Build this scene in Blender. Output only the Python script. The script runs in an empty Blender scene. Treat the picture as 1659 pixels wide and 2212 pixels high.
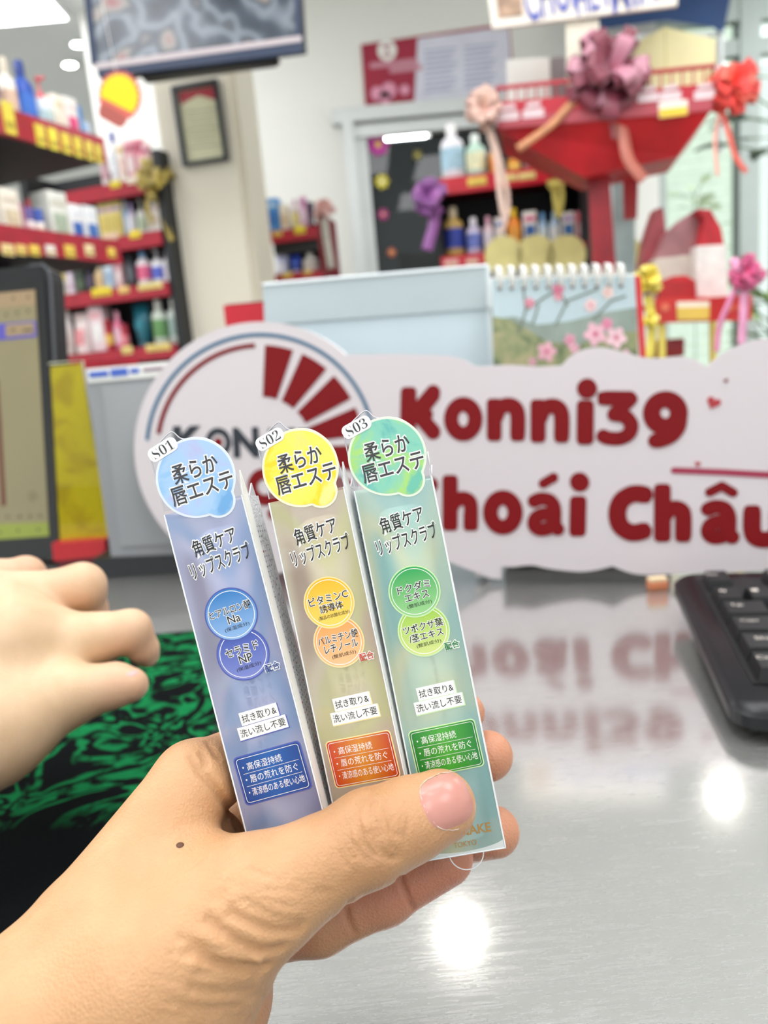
import bpy, bmesh, math, random
import numpy as np
from mathutils import Vector, Matrix
random.seed(7); np.random.seed(7)
scene = bpy.context.scene
col = scene.collection

# ------------------------------------------------------------------ camera
FPX, CX, CY = 1661.0, 829.5, 1106.0
PITCH, ROLL = math.radians(11.4), math.radians(5.2)
COUNTER_Z = 0.95
CAM = Vector((0, 0, COUNTER_Z + 0.215))
FWD = Vector((0, math.cos(PITCH), -math.sin(PITCH)))
_r0 = Vector((1, 0, 0)); _u0 = Vector((0, math.sin(PITCH), math.cos(PITCH)))
RGT = _r0 * math.cos(ROLL) - _u0 * math.sin(ROLL)
UPV = _r0 * math.sin(ROLL) + _u0 * math.cos(ROLL)
cd = bpy.data.cameras.new('camera'); cam = bpy.data.objects.new('camera', cd); col.objects.link(cam)
cd.sensor_fit = 'HORIZONTAL'; cd.sensor_width = 36.0; cd.lens = 36.0 * FPX / 1659.0
cd.clip_start = 0.02; cd.clip_end = 100
cd.dof.use_dof = True; cd.dof.focus_distance = 0.213; cd.dof.aperture_fstop = 15.0; cd.dof.aperture_blades = 0
_m = Matrix((RGT, UPV, -FWD)).transposed().to_4x4(); _m.translation = CAM
cam.matrix_world = _m
scene.camera = cam

# ------------------------------------------------------------------ look, world, exposure
scene.view_settings.view_transform = 'Standard'
scene.view_settings.look = 'None'
scene.view_settings.exposure = 0.12
scene.view_settings.gamma = 1.0
scene.view_settings.use_curve_mapping = False
try:
    scene.cycles.use_denoising = True
    scene.cycles.max_bounces = 8
    scene.cycles.transparent_max_bounces = 24
    scene.cycles.caustics_reflective = False
    scene.cycles.caustics_refractive = False
    scene.cycles.sample_clamp_indirect = 6.0
except Exception:
    pass
w = bpy.data.worlds.new('world'); scene.world = w; w.use_nodes = True
bg = w.node_tree.nodes['Background']
bg.inputs['Color'].default_value = (0.93, 0.97, 0.95, 1); bg.inputs['Strength'].default_value = 1.15
sl = bpy.data.lights.new('sun', 'SUN'); sl.energy = 3.0; sl.angle = 0.02; so = bpy.data.objects.new('sun', sl); col.objects.link(so)
so.rotation_euler = Vector((-0.35, 0.35, -0.87)).to_track_quat('-Z', 'Y').to_euler()
PANEL_STRENGTH = 8.0
SPOT_STRENGTH = 80.0

# ------------------------------------------------------------------ pixel -> place helpers (1659 x 2212 frame)
def ray(px, py):
    return FWD + RGT * ((px - CX) / FPX) - UPV * ((py - CY) / FPX)
def P(px, py, d):
    return CAM + ray(px, py) * d
def PY(px, py, y):
    r = ray(px, py); return CAM + r * ((y - CAM.y) / r.y)
def PZ(px, py, z=COUNTER_Z):
    r = ray(px, py); return CAM + r * ((z - CAM.z) / r.z)
def depth_of(v):
    return (v - CAM).dot(FWD)

class Plane:
    """a standing plane; local x runs right, local y up, local z towards the viewer's side"""
    def __init__(self, origin, yaw=0.0, lean=0.0):
        a, b = math.radians(yaw), math.radians(lean)
        back = Vector((math.sin(a), math.cos(a), 0))
        self.o = Vector(origin)
        self.x = Vector((math.cos(a), -math.sin(a), 0))
        self.y = back * math.sin(b) + Vector((0, 0, 1)) * math.cos(b)
        self.z = self.x.cross(self.y)
        self.m = Matrix((self.x, self.y, self.z)).transposed().to_4x4(); self.m.translation = self.o
        # upright frame: x right, y back, z up
        self.up = Matrix((self.x, back, Vector((0, 0, 1)))).transposed().to_4x4(); self.up.translation = self.o
    def hit(self, px, py, off=0.0):
        r = ray(px, py); o = self.o + self.z * off
        return CAM + r * ((o - CAM).dot(self.z) / r.dot(self.z))
    def uv(self, px, py, off=0.0):
        v = self.hit(px, py, off) - self.o
        return (v.dot(self.x), v.dot(self.y))

# ------------------------------------------------------------------ materials
def lin(c):
    if isinstance(c, str):
        c = c.lstrip('#'); c = [int(c[i:i+2], 16) / 255 for i in (0, 2, 4)]
    return tuple((x / 12.92 if x <= 0.04045 else ((x + 0.055) / 1.055) ** 2.4) for x in c[:3]) + (1.0,)
MATS = {}
def mat(name, c='#808080', rough=0.5, metal=0.0, emit=None, es=0.0, spec=0.5, alpha=1.0, vary=0.06, vscale=8.0,
        bump=0.0, bscale=60.0, sss=0.0, coat=0.0, sheen=0.0):
    if name in MATS: return MATS[name]
    m = bpy.data.materials.new(name); m.use_nodes = True; MATS[name] = m
    nt = m.node_tree; b = nt.nodes['Principled BSDF']
    c4 = lin(c)
    b.inputs['Roughness'].default_value = rough; b.inputs['Metallic'].default_value = metal
    b.inputs['Specular IOR Level'].default_value = spec; b.inputs['Alpha'].default_value = alpha
    b.inputs['Coat Weight'].default_value = coat; b.inputs['Coat Roughness'].default_value = 0.08
    if sss:
        b.inputs['Subsurface Weight'].default_value = sss
        b.inputs['Subsurface Radius'].default_value = (0.006, 0.002, 0.001); b.inputs['Subsurface Scale'].default_value = 1.0
    b.inputs['Sheen Weight'].default_value = sheen
    if emit is not None:
        b.inputs['Emission Color'].default_value = lin(emit); b.inputs['Emission Strength'].default_value = es
    tc = nt.nodes.new('ShaderNodeTexCoord')
    n = nt.nodes.new('ShaderNodeTexNoise'); n.inputs['Scale'].default_value = vscale; n.inputs['Detail'].default_value = 3
    nt.links.new(tc.outputs['Object'], n.inputs['Vector'])
    r = nt.nodes.new('ShaderNodeValToRGB')
    r.color_ramp.elements[0].position = 0.3; r.color_ramp.elements[1].position = 0.7
    r.color_ramp.elements[0].color = tuple(x * (1 - vary) for x in c4[:3]) + (1,)
    r.color_ramp.elements[1].color = tuple(min(1, x * (1 + vary)) for x in c4[:3]) + (1,)
    nt.links.new(n.outputs['Fac'], r.inputs['Fac']); nt.links.new(r.outputs['Color'], b.inputs['Base Color'])
    if bump:
        n2 = nt.nodes.new('ShaderNodeTexNoise'); n2.inputs['Scale'].default_value = bscale; n2.inputs['Detail'].default_value = 4
        nt.links.new(tc.outputs['Object'], n2.inputs['Vector'])
        bp = nt.nodes.new('ShaderNodeBump'); bp.inputs['Strength'].default_value = bump; bp.inputs['Distance'].default_value = 0.002
        nt.links.new(n2.outputs['Fac'], bp.inputs['Height']); nt.links.new(bp.outputs['Normal'], b.inputs['Normal'])
    return m
def nodes_of(m):
    return m.node_tree.nodes, m.node_tree.links, m.node_tree.nodes['Principled BSDF']
def plain(name, c, rough=0.5, **k):
    return mat(name, c, rough, vary=0.03, **k)
def ramp_mat(name, stops, scale=6.0, distort=0.6, rough=0.35, detail=3.0, coord='Object', stretch=(1, 1, 1), interp='EASE', **k):
    """several colours mixed by distorted noise (printed pictures, watercolour washes, patterned cloth)"""
    m = mat(name, '#ffffff', rough, **k)
    N, L, b = nodes_of(m)
    tc = N.new('ShaderNodeTexCoord'); mp = N.new('ShaderNodeMapping'); mp.inputs['Scale'].default_value = stretch
    L.new(tc.outputs[coord], mp.inputs['Vector'])
    n = N.new('ShaderNodeTexNoise'); n.inputs['Scale'].default_value = scale; n.inputs['Detail'].default_value = detail
    n.inputs['Distortion'].default_value = distort
    L.new(mp.outputs['Vector'], n.inputs['Vector'])
    r = N.new('ShaderNodeValToRGB'); cr = r.color_ramp; cr.interpolation = interp
    while len(cr.elements) < len(stops): cr.elements.new(0.5)
    for e, (p, c) in zip(cr.elements, stops):
        e.position = p; e.color = lin(c)
    L.new(n.outputs['Fac'], r.inputs['Fac']); L.new(r.outputs['Color'], b.inputs['Base Color'])
    return m

# ------------------------------------------------------------------ mesh builder
class MB:
    def __init__(self):
        self.v = []; self.f = []; self.fm = []; self.sm = []; self.mats = []; self.M = Matrix.Identity(4)
    def mi(self, m):
        if m not in self.mats: self.mats.append(m)
        return self.mats.index(m)
    def add(self, verts, faces, m, smooth=False, M=None):
        b = len(self.v); T = self.M if M is None else self.M @ M
        self.v += [tuple(T @ Vector(p)) for p in verts]
        i = self.mi(m)
        for f in faces:
            self.f.append(tuple(b + k for k in f)); self.fm.append(i); self.sm.append(smooth)
        return self
    def box(self, c, s, m, M=None):
        x, y, z = c; a, b, d = s[0] / 2, s[1] / 2, s[2] / 2
        v = [(x+i*a, y+j*b, z+k*d) for i in (-1, 1) for j in (-1, 1) for k in (-1, 1)]
        return self.add(v, [(0,1,3,2), (4,6,7,5), (0,4,5,1), (2,3,7,6), (0,2,6,4), (1,5,7,3)], m, False, M)
    def bevbox(self, c, s, r, m, M=None, seg=2):
        bm = bmesh.new(); bmesh.ops.create_cube(bm, size=1)
        for q in bm.verts: q.co = Vector((q.co.x * s[0], q.co.y * s[1], q.co.z * s[2])) + Vector(c)
        bmesh.ops.bevel(bm, geom=bm.edges[:], offset=r, segments=seg, affect='EDGES', profile=0.5)
        bm.verts.index_update()
        self.add([q.co[:] for q in bm.verts], [[q.index for q in f.verts] for f in bm.faces], m, True, M); bm.free(); return self
    def prism(self, poly, z0, z1, m, M=None, side=None):
        n = len(poly)
        if sum(poly[i][0]*poly[(i+1) % n][1] - poly[(i+1) % n][0]*poly[i][1] for i in range(n)) < 0: poly = poly[::-1]
        v = [(x, y, z0) for x, y in poly] + [(x, y, z1) for x, y in poly]
        self.add(v, [tuple(range(n, 2*n)), tuple(range(n-1, -1, -1))], m, False, M)
        return self.add(v, [(i, (i+1) % n, n+(i+1) % n, n+i) for i in range(n)], side or m, False, M)
    def lathe(self, prof, m, seg=20, M=None, smooth=True):
        v = []; f = []
        for r, z in prof:
            for k in range(seg):
                a = 2*math.pi*k/seg; v.append((r*math.cos(a), r*math.sin(a), z))
        n = len(prof)
        for i in range(n-1):
            for k in range(seg):
                f.append((i*seg+k, i*seg+(k+1) % seg, (i+1)*seg+(k+1) % seg, (i+1)*seg+k))
        self.add(v, f, m, smooth, M)
        return self.add(v, [tuple(range(seg-1, -1, -1)), tuple(range((n-1)*seg, n*seg))], m, False, M)
    def tube(self, pts, r, m, seg=8, M=None, closed=False):
        pts = [Vector(p) for p in pts]; n = len(pts); rr = r if hasattr(r, '__len__') else [r]*n
        v = []; up = None
        for i, p in enumerate(pts):
            t = (pts[(i+1) % n] - pts[i-1]) if closed else (pts[min(i+1, n-1)] - pts[max(i-1, 0)])
            t.normalize()
            if up is None: up = Vector((0, 0, 1)) if abs(t.z) < 0.9 else Vector((1, 0, 0))
            a = t.cross(up).normalized(); b = a.cross(t).normalized(); up = b
            for k in range(seg):
                q = 2*math.pi*k/seg; v.append(tuple(p + (a*math.cos(q) + b*math.sin(q))*rr[i]))
        f = [(i*seg+k, i*seg+(k+1) % seg, ((i+1) % n)*seg+(k+1) % seg, ((i+1) % n)*seg+k) for i in range(n if closed else n-1) for k in range(seg)]
        self.add(v, f, m, True, M)
        if not closed: self.add(v, [tuple(range(seg-1, -1, -1)), tuple(range((n-1)*seg, n*seg))], m, False, M)
        return self
    def ribbon(self, pts, wid, nrm, m, th=0.0006, M=None):
        """a flat band of real thickness along pts, lying across nrm"""
        pts = [Vector(p) for p in pts]; n = len(pts); v = []; N = Vector(nrm).normalized()
        ww = wid if hasattr(wid, '__len__') else [wid]*n
        for i, p in enumerate(pts):
            t = (pts[min(i+1, n-1)] - pts[max(i-1, 0)]).normalized(); s = t.cross(N)
            s = s.normalized() if s.length > 1e-5 else Vector((1, 0, 0)); u = s.cross(t)
            for q in (-1, 1):
                for h in (-1, 1): v.append(tuple(p + s*q*ww[i]/2 + u*h*th/2))
        f = []
        for i in range(n-1):
            a, b = i*4, i*4+4
            f += [(a, a+2, b+2, b), (a+1, b+1, b+3, a+3), (a, b, b+1, a+1), (a+2, a+3, b+3, b+2)]
        f += [(0, 1, 3, 2), ((n-1)*4, (n-1)*4+2, (n-1)*4+3, (n-1)*4+1)]
        return self.add(v, f, m, True, M)
    def disc(self, c, r, m, z0=0.0, z1=0.0003, seg=40, M=None):
        return self.prism([(c[0]+r*math.cos(2*math.pi*k/seg), c[1]+r*math.sin(2*math.pi*k/seg)) for k in range(seg)], z0, z1, m, M)
    def ring(self, c, r0, r1, m, z0=0.0, z1=0.0003, a0=0, a1=360, seg=48, M=None):
        n = max(2, int(seg*abs(a1-a0)/360)); full = abs(a1-a0) >= 359.9
        def pt(r, a): return (c[0]+r*math.cos(a), c[1]+r*math.sin(a))
        for k in range(n):
            A, B = math.radians(a0+(a1-a0)*k/n), math.radians(a0+(a1-a0)*(k+1)/n)
            q = [pt(r0, A), pt(r1, A), pt(r1, B), pt(r0, B)]
            v = [(x, y, z1) for x, y in q]; self.add(v, [(0, 1, 2, 3)], m, False, M)
        return self
    def stroke(self, pts, r, m, z=0.0, M=None, seg=14):
        """a flat thick pen stroke with round ends, used for lettering"""
        for i in range(len(pts)-1):
            (x0, y0), (x1, y1) = pts[i], pts[i+1]; L = math.hypot(x1-x0, y1-y0)
            if L < 1e-9: continue
            a = math.atan2(y1-y0, x1-x0); ps = []
            for k in range(seg+1):
                q = a - math.pi/2 + math.pi*k/seg; ps.append((x1+r*math.cos(q), y1+r*math.sin(q), z))
            for k in range(seg+1):
                q = a + math.pi/2 + math.pi*k/seg; ps.append((x0+r*math.cos(q), y0+r*math.sin(q), z))
            self.ns = getattr(self, 'ns', 0)+1; dz = (self.ns % 120)*6e-6
            self.add([(q[0], q[1], q[2]+dz) for q in ps], [tuple(range(len(ps)))], m, False, M)
        return self
    def text(self, s, c, wid, hei, m, z=0.0, rot=0.0, offset=0.0, M=None, shear=0.0):
        """lettering fitted to wid x hei around c"""
        vs, fs, bb = glyphs(s, offset)
        _, _, b0 = glyphs(s, 0.0)
        sx = wid/(b0[1]-b0[0]); sy = hei/(b0[3]-b0[2]); mx, my = (b0[0]+b0[1])/2, (b0[2]+b0[3])/2
        ca, sa = math.cos(math.radians(rot)), math.sin(math.radians(rot)); out = []
        for x, y in vs:
            X, Y = (x-mx)*sx, (y-my)*sy; X += shear*Y
            out.append((c[0]+X*ca-Y*sa, c[1]+X*sa+Y*ca, z))
        return self.add(out, fs, m, False, M)
    def build(self, name, parent=None, matrix=None):
        me = bpy.data.meshes.new(name); me.from_pydata(self.v, [], self.f)
        for m in self.mats: me.materials.append(m)
        me.polygons.foreach_set('material_index', self.fm); me.polygons.foreach_set('use_smooth', self.sm)
        me.update()
        o = bpy.data.objects.new(name, me); col.objects.link(o)
        if parent is not None: o.parent = parent
        if matrix is not None: o.matrix_basis = matrix
        return o
_gl = {}
def glyphs(s, offset):
    k = (s, round(offset, 4))
    if k not in _gl:
        c = bpy.data.curves.new('lettering', 'FONT'); c.body = s; c.size = 1; c.offset = offset; c.resolution_u = 3
        o = bpy.data.objects.new('lettering', c); col.objects.link(o)
        dg = bpy.context.evaluated_depsgraph_get(); me = bpy.data.meshes.new_from_object(o.evaluated_get(dg))
        vs = [(v.co.x, v.co.y) for v in me.vertices]; fs = [tuple(p.vertices) for p in me.polygons]
        bb = (min(v[0] for v in vs), max(v[0] for v in vs), min(v[1] for v in vs), max(v[1] for v in vs))
        bpy.data.objects.remove(o); bpy.data.curves.remove(c); bpy.data.meshes.remove(me)
        _gl[k] = (vs, fs, bb)
    return _gl[k]
def smooth_pts(pts, n=8):
    """Catmull-Rom through pts"""
    out = []; q = [pts[0]] + list(pts) + [pts[-1]]
    for i in range(1, len(q)-2):
        for k in range(n):
            t = k/n; a, b, c, d = q[i-1], q[i], q[i+1], q[i+2]
            out.append(tuple(0.5*(2*b[j] + (c[j]-a[j])*t + (2*a[j]-5*b[j]+4*c[j]-d[j])*t*t + (3*b[j]-a[j]-3*c[j]+d[j])*t**3) for j in range(len(b))))
    return out + [tuple(pts[-1])]

# ------------------------------------------------------------------ tagging
def tag(o, label=None, cat=None, group=None, kind=None):
    if label: o['label'] = label
    if cat: o['category'] = cat
    if group: o['group'] = group
    if kind: o['kind'] = kind
    return o
def thing(name, label, cat, matrix=None, group=None):
    o = bpy.data.objects.new(name, None); col.objects.link(o); o.empty_display_size = 0.02
    if matrix is not None: o.matrix_basis = matrix
    return tag(o, label, cat, group)
def T(x, y, z): return Matrix.Translation((x, y, z))
ORD = ['first', 'second', 'third', 'fourth', 'fifth', 'sixth', 'seventh', 'eighth', 'ninth', 'tenth', 'eleventh', 'twelfth']
# ================================================================== THE SETTING
CEIL = 3.05; YW = 4.45
def struct(name, mb, matrix=None):
    o = mb.build(name, None, matrix); o['kind'] = 'structure'; return o
m_wall = mat('painted_wall', '#eaeae4', 0.75, vary=0.02, vscale=1.5, bump=0.05, bscale=40)
m_ceil = mat('ceiling_board', '#dfe2e3', 0.8, vary=0.03, vscale=1.0)
m_floor = mat('floor_tile', '#b9b6ae', 0.25, vary=0.06, vscale=2.0)
m_cream = mat('cream_paint', '#e6dfcd', 0.7, vary=0.02, vscale=2.0)
m_alu = mat('white_aluminium', '#d5d9d8', 0.35, metal=0.2, vary=0.02)
m_black = plain('black_plastic', '#0c0e12', 0.4)
m_white = plain('white_print', '#f2f1ec', 0.6)
m_red = mat('red_plastic', '#c4152a', 0.35, vary=0.08, vscale=20)
m_darkred = mat('dark_red_plastic', '#7d1020', 0.4, vary=0.1, vscale=20)
m_yellow = mat('yellow_card', '#f0d428', 0.55, vary=0.08, vscale=30)
m_ink = plain('black_ink', '#17161a', 0.5)
def glassmat(name, c, refl=0.1, opac=0.05, rough=0.02):
    """thin clear film: light goes straight through, a little is mirrored"""
    m = bpy.data.materials.new(name); m.use_nodes = True; MATS[name] = m
    N, L = m.node_tree.nodes, m.node_tree.links; N.remove(N['Principled BSDF'])
    out = N['Material Output']; t = N.new('ShaderNodeBsdfTransparent'); t.inputs['Color'].default_value = lin(c)
    g = N.new('ShaderNodeBsdfGlossy'); g.inputs['Roughness'].default_value = rough
    d = N.new('ShaderNodeBsdfDiffuse'); d.inputs['Color'].default_value = lin(c)
    lw = N.new('ShaderNodeLayerWeight'); lw.inputs['Blend'].default_value = 0.25
    mul = N.new('ShaderNodeMath'); mul.operation = 'MULTIPLY_ADD'; mul.inputs[1].default_value = 0.5; mul.inputs[2].default_value = refl
    L.new(lw.outputs['Fresnel'], mul.inputs[0])
    m1 = N.new('ShaderNodeMixShader'); m1.inputs['Fac'].default_value = opac
    L.new(t.outputs[0], m1.inputs[1]); L.new(d.outputs[0], m1.inputs[2])
    m2 = N.new('ShaderNodeMixShader'); L.new(mul.outputs[0], m2.inputs['Fac']); L.new(m1.outputs[0], m2.inputs[1]); L.new(g.outputs[0], m2.inputs[2])
    L.new(m2.outputs[0], out.inputs['Surface'])
    return m

struct('floor', MB().box((0.3, 2.5, -0.05), (9.4, 8.0, 0.1), m_floor).box((-3.9, 8.2, -0.05), (5.2, 3.6, 0.1), m_floor))
XL = PY(196, 200, YW).x
struct('ceiling', MB().box((0.0, 1.25, CEIL+0.05), (8.8, 6.5, 0.1), m_ceil).box(((-6.5+XL)/2, 7.2, CEIL+0.05), (XL+6.5, 5.4, 0.1), m_ceil))
# back wall with an opening for the sliding door
DL = PY(772, 420, YW).x; DR = DL + 1.35; DT = PY(900, 258, YW).z
wb = MB()
wb.box(((XL+DL)/2, YW+0.06, CEIL/2), (DL-XL, 0.12, CEIL), m_wall)
wb.box(((DL+DR)/2, YW+0.06, (CEIL+DT)/2), (DR-DL, 0.12, CEIL-DT), m_wall)
WX = PY(1420, 200, YW).x
wb.box(((DR+WX)/2, YW+0.06, CEIL/2), (WX-DR, 0.12, CEIL), m_wall)
struct('wall_back', wb)
struct('wall_left', MB().box((-6.46, 5.0, CEIL/2), (0.12, 9.8, CEIL), m_wall))
struct('wall_far', MB().box(((-6.5+XL)/2, 9.9, CEIL/2), (XL+6.5, 0.12, CEIL), m_wall))
struct('baseboard_back', MB().box(((XL+DL)/2, YW-0.008, 0.05), (DL-XL, 0.016, 0.1), plain('skirting', '#9a9488', 0.5)))
# the room behind the sliding door
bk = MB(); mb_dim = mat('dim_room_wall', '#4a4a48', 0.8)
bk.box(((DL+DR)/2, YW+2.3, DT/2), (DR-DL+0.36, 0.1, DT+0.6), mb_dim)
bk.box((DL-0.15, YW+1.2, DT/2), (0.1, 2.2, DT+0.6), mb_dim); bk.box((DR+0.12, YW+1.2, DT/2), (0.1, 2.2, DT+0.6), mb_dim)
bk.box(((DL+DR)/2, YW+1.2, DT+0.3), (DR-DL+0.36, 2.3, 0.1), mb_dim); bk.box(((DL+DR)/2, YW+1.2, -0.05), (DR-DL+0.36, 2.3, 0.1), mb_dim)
struct('wall_storeroom', bk)
# sliding door: frame and dark glass
fr = thing('door_1', 'white aluminium framed sliding door with dark glass under the red poster', 'door', T((DL+DR)/2, YW, 0)); fr['kind'] = 'structure'
W = DR-DL; mb = MB()
mb.box((0, -0.02, DT+0.035), (W+0.2, 0.1, 0.07), m_alu); mb.box((0, -0.02, DT-0.045), (W, 0.06, 0.06), m_alu)
for s in (-1, 1):
    mb.box((s*(W/2+0.02), -0.02, DT/2), (0.06, 0.1, DT), m_alu); mb.box((s*(W/2-0.04), 0.0, DT/2-0.03), (0.07, 0.05, DT-0.08), m_alu)
mb.build('door_frame', fr)
MB().box((0, 0.01, DT/2-0.04), (W-0.14, 0.008, DT-0.1), glassmat('dark_door_glass', '#6d7476', 0.015, 0.22, 0.02)).build('glass_pane', fr)
# glowing tube added behind the glass, standing in for a ceiling lamp's reflection
m_tube = mat('reflection_tube_glow', '#ffffff', 0.4, emit='#ffffff', es=26.0)
p = PY(876, 295, YW+1.2)
tl = thing('reflection_tube', 'glowing tube added behind the dark sliding door in place of a lamp reflection', 'reflection', T(p.x, p.y, p.z))
a = PY(832, 299, YW+1.2)-p; b = PY(920, 291, YW+1.2)-p
MB().tube([a, b], 0.024, m_tube, 12).build('tube', tl)
MB().box((0, 0.05, 0.01), (abs(b.x-a.x)+0.06, 0.05, 0.05), m_alu).build('holder', tl)

# shop front on the right
m_win = glassmat('shop_front_glass', '#f4faf8', 0.04, 0.03)
XW = PY(1600, 300, YW).x + 0.25
mb = MB(); Yf = YW+0.1
wn = thing('window_1', 'tall shop-front glazing in a pale frame at the right', 'window', T(0, 0, 0)); wn['kind'] = 'structure'
m_frame = plain('pale_green_frame', '#aeb9b4', 0.5)
for px, wd in ((1612, 0.11),):
    p = PY(px, 200, Yf); mb.box((p.x, Yf, CEIL/2), (wd, 0.096, CEIL-0.002), m_frame)
mb.box((WX+0.03, Yf, CEIL/2), (0.06, 0.104, CEIL-0.004), m_frame)
mb.box(((WX+4.6)/2, Yf, 2.62), (4.6-WX, 0.08, 0.08), m_frame); mb.box(((WX+4.6)/2, Yf, CEIL-0.15), (4.6-WX, 0.08, 0.3), m_frame)
mb.box(((WX+4.6)/2, Yf, 0.05), (4.6-WX, 0.08, 0.1), m_frame)
mb.build('window_frame', wn)
MB().box(((WX+4.6)/2, Yf+0.02, CEIL/2), (4.6-WX, 0.008, CEIL-0.1), m_win).build('window_pane', wn)
# street outside
struct('floor_pavement', MB().box((4.5, 9.5, -0.06), (9.0, 9.9, 0.08), mat('pavement', '#c8cabc', 0.8)))
m_awn = mat('awning_cloth', '#24406c', 0.7, vary=0.1)

# ---------------------------------------------------------------- lamps on the ceiling
m_panel = mat('panel_glow', '#ffffff', 0.5, emit='#fcfcff', es=PANEL_STRENGTH)
def panel(x, y, label, sx=0.6, sy=0.6):
    t = thing('ceiling_panel_lamp', label, 'ceiling lamp', T(x, y, CEIL-0.012))
    MB().box((0, 0, 0), (sx, sy, 0.02), m_alu).build('frame', t)
    MB().box((0, 0, -0.012), (sx-0.05, sy-0.05, 0.006), m_panel).build('diffuser', t)
    return t
def ceil_at(px, py): return PZ(px, py, CEIL)
p = ceil_at(-10, -8)
panel(p.x, p.y, 'square white panel lamp cut off by the upper left corner of the photo', 0.55, 0.55)
# unseen panel lamps added to light the hand and brighten the room behind
for i, (x, y) in enumerate(((-1.3, 0.2), (1.0, 0.4), (-0.9, -1.3), (0.9, -1.3), (0.0, 0.9), (-2.9, 2.9), (2.6, 2.6), (-2.0, 1.6), (-1.15, 3.3), (2.9, 3.5))):
    q = panel(x, y, 'unseen ceiling panel lamp added to brighten the shop', 0.75, 1.1); q['group'] = 'added unseen panel lamps'
m_spot = mat('downlight_glow', '#ffffff', 0.5, emit='#fffaf2', es=SPOT_STRENGTH)
m_spot2 = mat('downlight_soft_glow', '#ffffff', 0.5, emit='#fffaf2', es=26)
def downlight(x, y, label, m, group=None):
    t = thing('downlight', label, 'ceiling lamp', T(x, y, CEIL-0.008), group)
    MB().ring((0, 0), 0.05, 0.068, m_alu, -0.002, -0.002).lathe([(0.068, 0.008), (0.068, -0.002), (0.05, -0.004)], m_alu, 24).build('trim_ring', t)
    MB().lathe([(0.036, -0.002), (0.036, -0.006)], m, 24).build('lens', t)
def mirror_light(px, py):
    h = PZ(px, py); r = (h-CAM).normalized(); r.z = -r.z
    q = h + r*((CEIL-h.z)/r.z); return q
for (px, py) in ((1020, 2196), (1618, 1766)):
    q = mirror_light(px, py)
    downlight(q.x, q.y, 'round bright downlight mirrored as a white glare in the steel counter', m_spot, 'downlights above the counter')
p = ceil_at(150, 136); downlight(p.x, p.y, 'small round lit downlight left of the hanging screen', m_spot2)
p = ceil_at(168, 92); downlight(p.x, p.y, 'faint second downlight just above the lit one beside the screen', m_panel)

# ---------------------------------------------------------------- pillar
pil = Plane(PY(420, 300, 3.0), 4)
x0, _ = pil.uv(347, 300); x1, _ = pil.uv(505, 300)
mb = MB(); Mx = pil.up.copy(); Mx.translation = (pil.o.x, pil.o.y, 0)
mb.box(((x0+x1)/2, 0.2, CEIL/2), (x1-x0, 0.4, CEIL), m_cream)
x2, _ = pil.uv(522, 300, -0.03)
mb.box(((x1+x2)/2, 0.22, CEIL/2), (x2-x1, 0.36, CEIL), m_cream)
struct('pillar', mb, Mx)
# framed certificate on the pillar
def quad_uv(pl, pts, off=0.0): return [pl.uv(x, y, off) for x, y in pts]
t = thing('picture_frame', 'black framed certificate with a red heading hanging on the cream pillar', 'picture frame', pil.m)
m_fr = plain('dark_blue_frame', '#20262f', 0.35)
oq = quad_uv(pil, [(372, 191), (472, 173), (496, 348), (398, 362)]); iq = quad_uv(pil, [(384, 199), (464, 185), (486, 341), (407, 353)])
mb = MB()
for i in range(4):
    j = (i+1) % 4; mb.prism([oq[i], oq[j], iq[j], iq[i]], 0.002, 0.022, m_fr)
mb.build('frame_moulding', t)
mb = MB(); mb.prism(iq, 0.003, 0.009, mat('certificate_paper', '#d6d3b0', 0.5, vary=0.05, vscale=12))
rq = quad_uv(pil, [(386, 201), (464, 187), (468, 218), (430, 207), (392, 228)])
mb.prism(rq, 0.009, 0.010, mat('certificate_red', '#a8323c', 0.5))
for k in range(7):
    c = pil.uv(436+k*1.4, 240+k*13); mb.box((c[0], c[1], 0.0095), (0.11-0.012*(k % 3), 0.004, 0.001), plain('faded_ink', '#9a967c', 0.6))
mb.build('certificate', t)

# ---------------------------------------------------------------- poster above the door
wp = Plane((PY(930, 150, YW-0.002)), 0)
t = thing('wall_poster', 'wide red and white notice poster on the wall above the sliding door', 'poster', wp.m)
m_pred = mat('poster_red', '#a0203c', 0.5); m_plav = mat('poster_pale', '#dcdcea', 0.5)
MB().prism(quad_uv(wp, [(780, 97), (1100, 50), (1112, 222), (790, 238)]), 0.002, 0.006, m_pred).build('backing', t)
mb = MB(); mb.prism(quad_uv(wp, [(902, 84), (1098, 58), (1108, 208), (895, 222)]), 0.006, 0.007, m_plav)
mt = plain('poster_small_print', '#b3b7cf', 0.6)
for cx in (955, 1040):
    for k in range(9):
        a = wp.uv(cx-36, 112+k*11-(cx-955)*0.1); b = wp.uv(cx+30-(k % 3)*6, 112+k*11-(cx-955)*0.1-7)
        mb.stroke([a, b], 0.006, mt, 0.0075, seg=4)
mb.build('notice_panel', t)
mb = MB(); c = wp.uv(836, 110); mb.ring(c, 0.028, 0.05, m_white, 0.0075, 0.0075); mb.stroke([(c[0]-0.02, c[1]), (c[0]+0.02, c[1])], 0.012, m_white, 0.0075)
for (x, y, w) in ((803, 143, 40), (838, 140, 60), (846, 153, 60)):
    a = wp.uv(x, y); b = wp.uv(x+w, y-w*0.11); mb.stroke([a, b], 0.014, plain('poster_faint', '#c98a9a', 0.5), 0.0075, seg=6)
for (x, y, r) in ((815, 203, 0.035), (840, 196, 0.04), (832, 212, 0.03), (874, 195, 0.026)):
    mb.disc(wp.uv(x, y), r, plain('poster_pink', '#e39ab4', 0.5), 0.006, 0.0078, 20)
mb.build('emblem', t)
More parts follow.
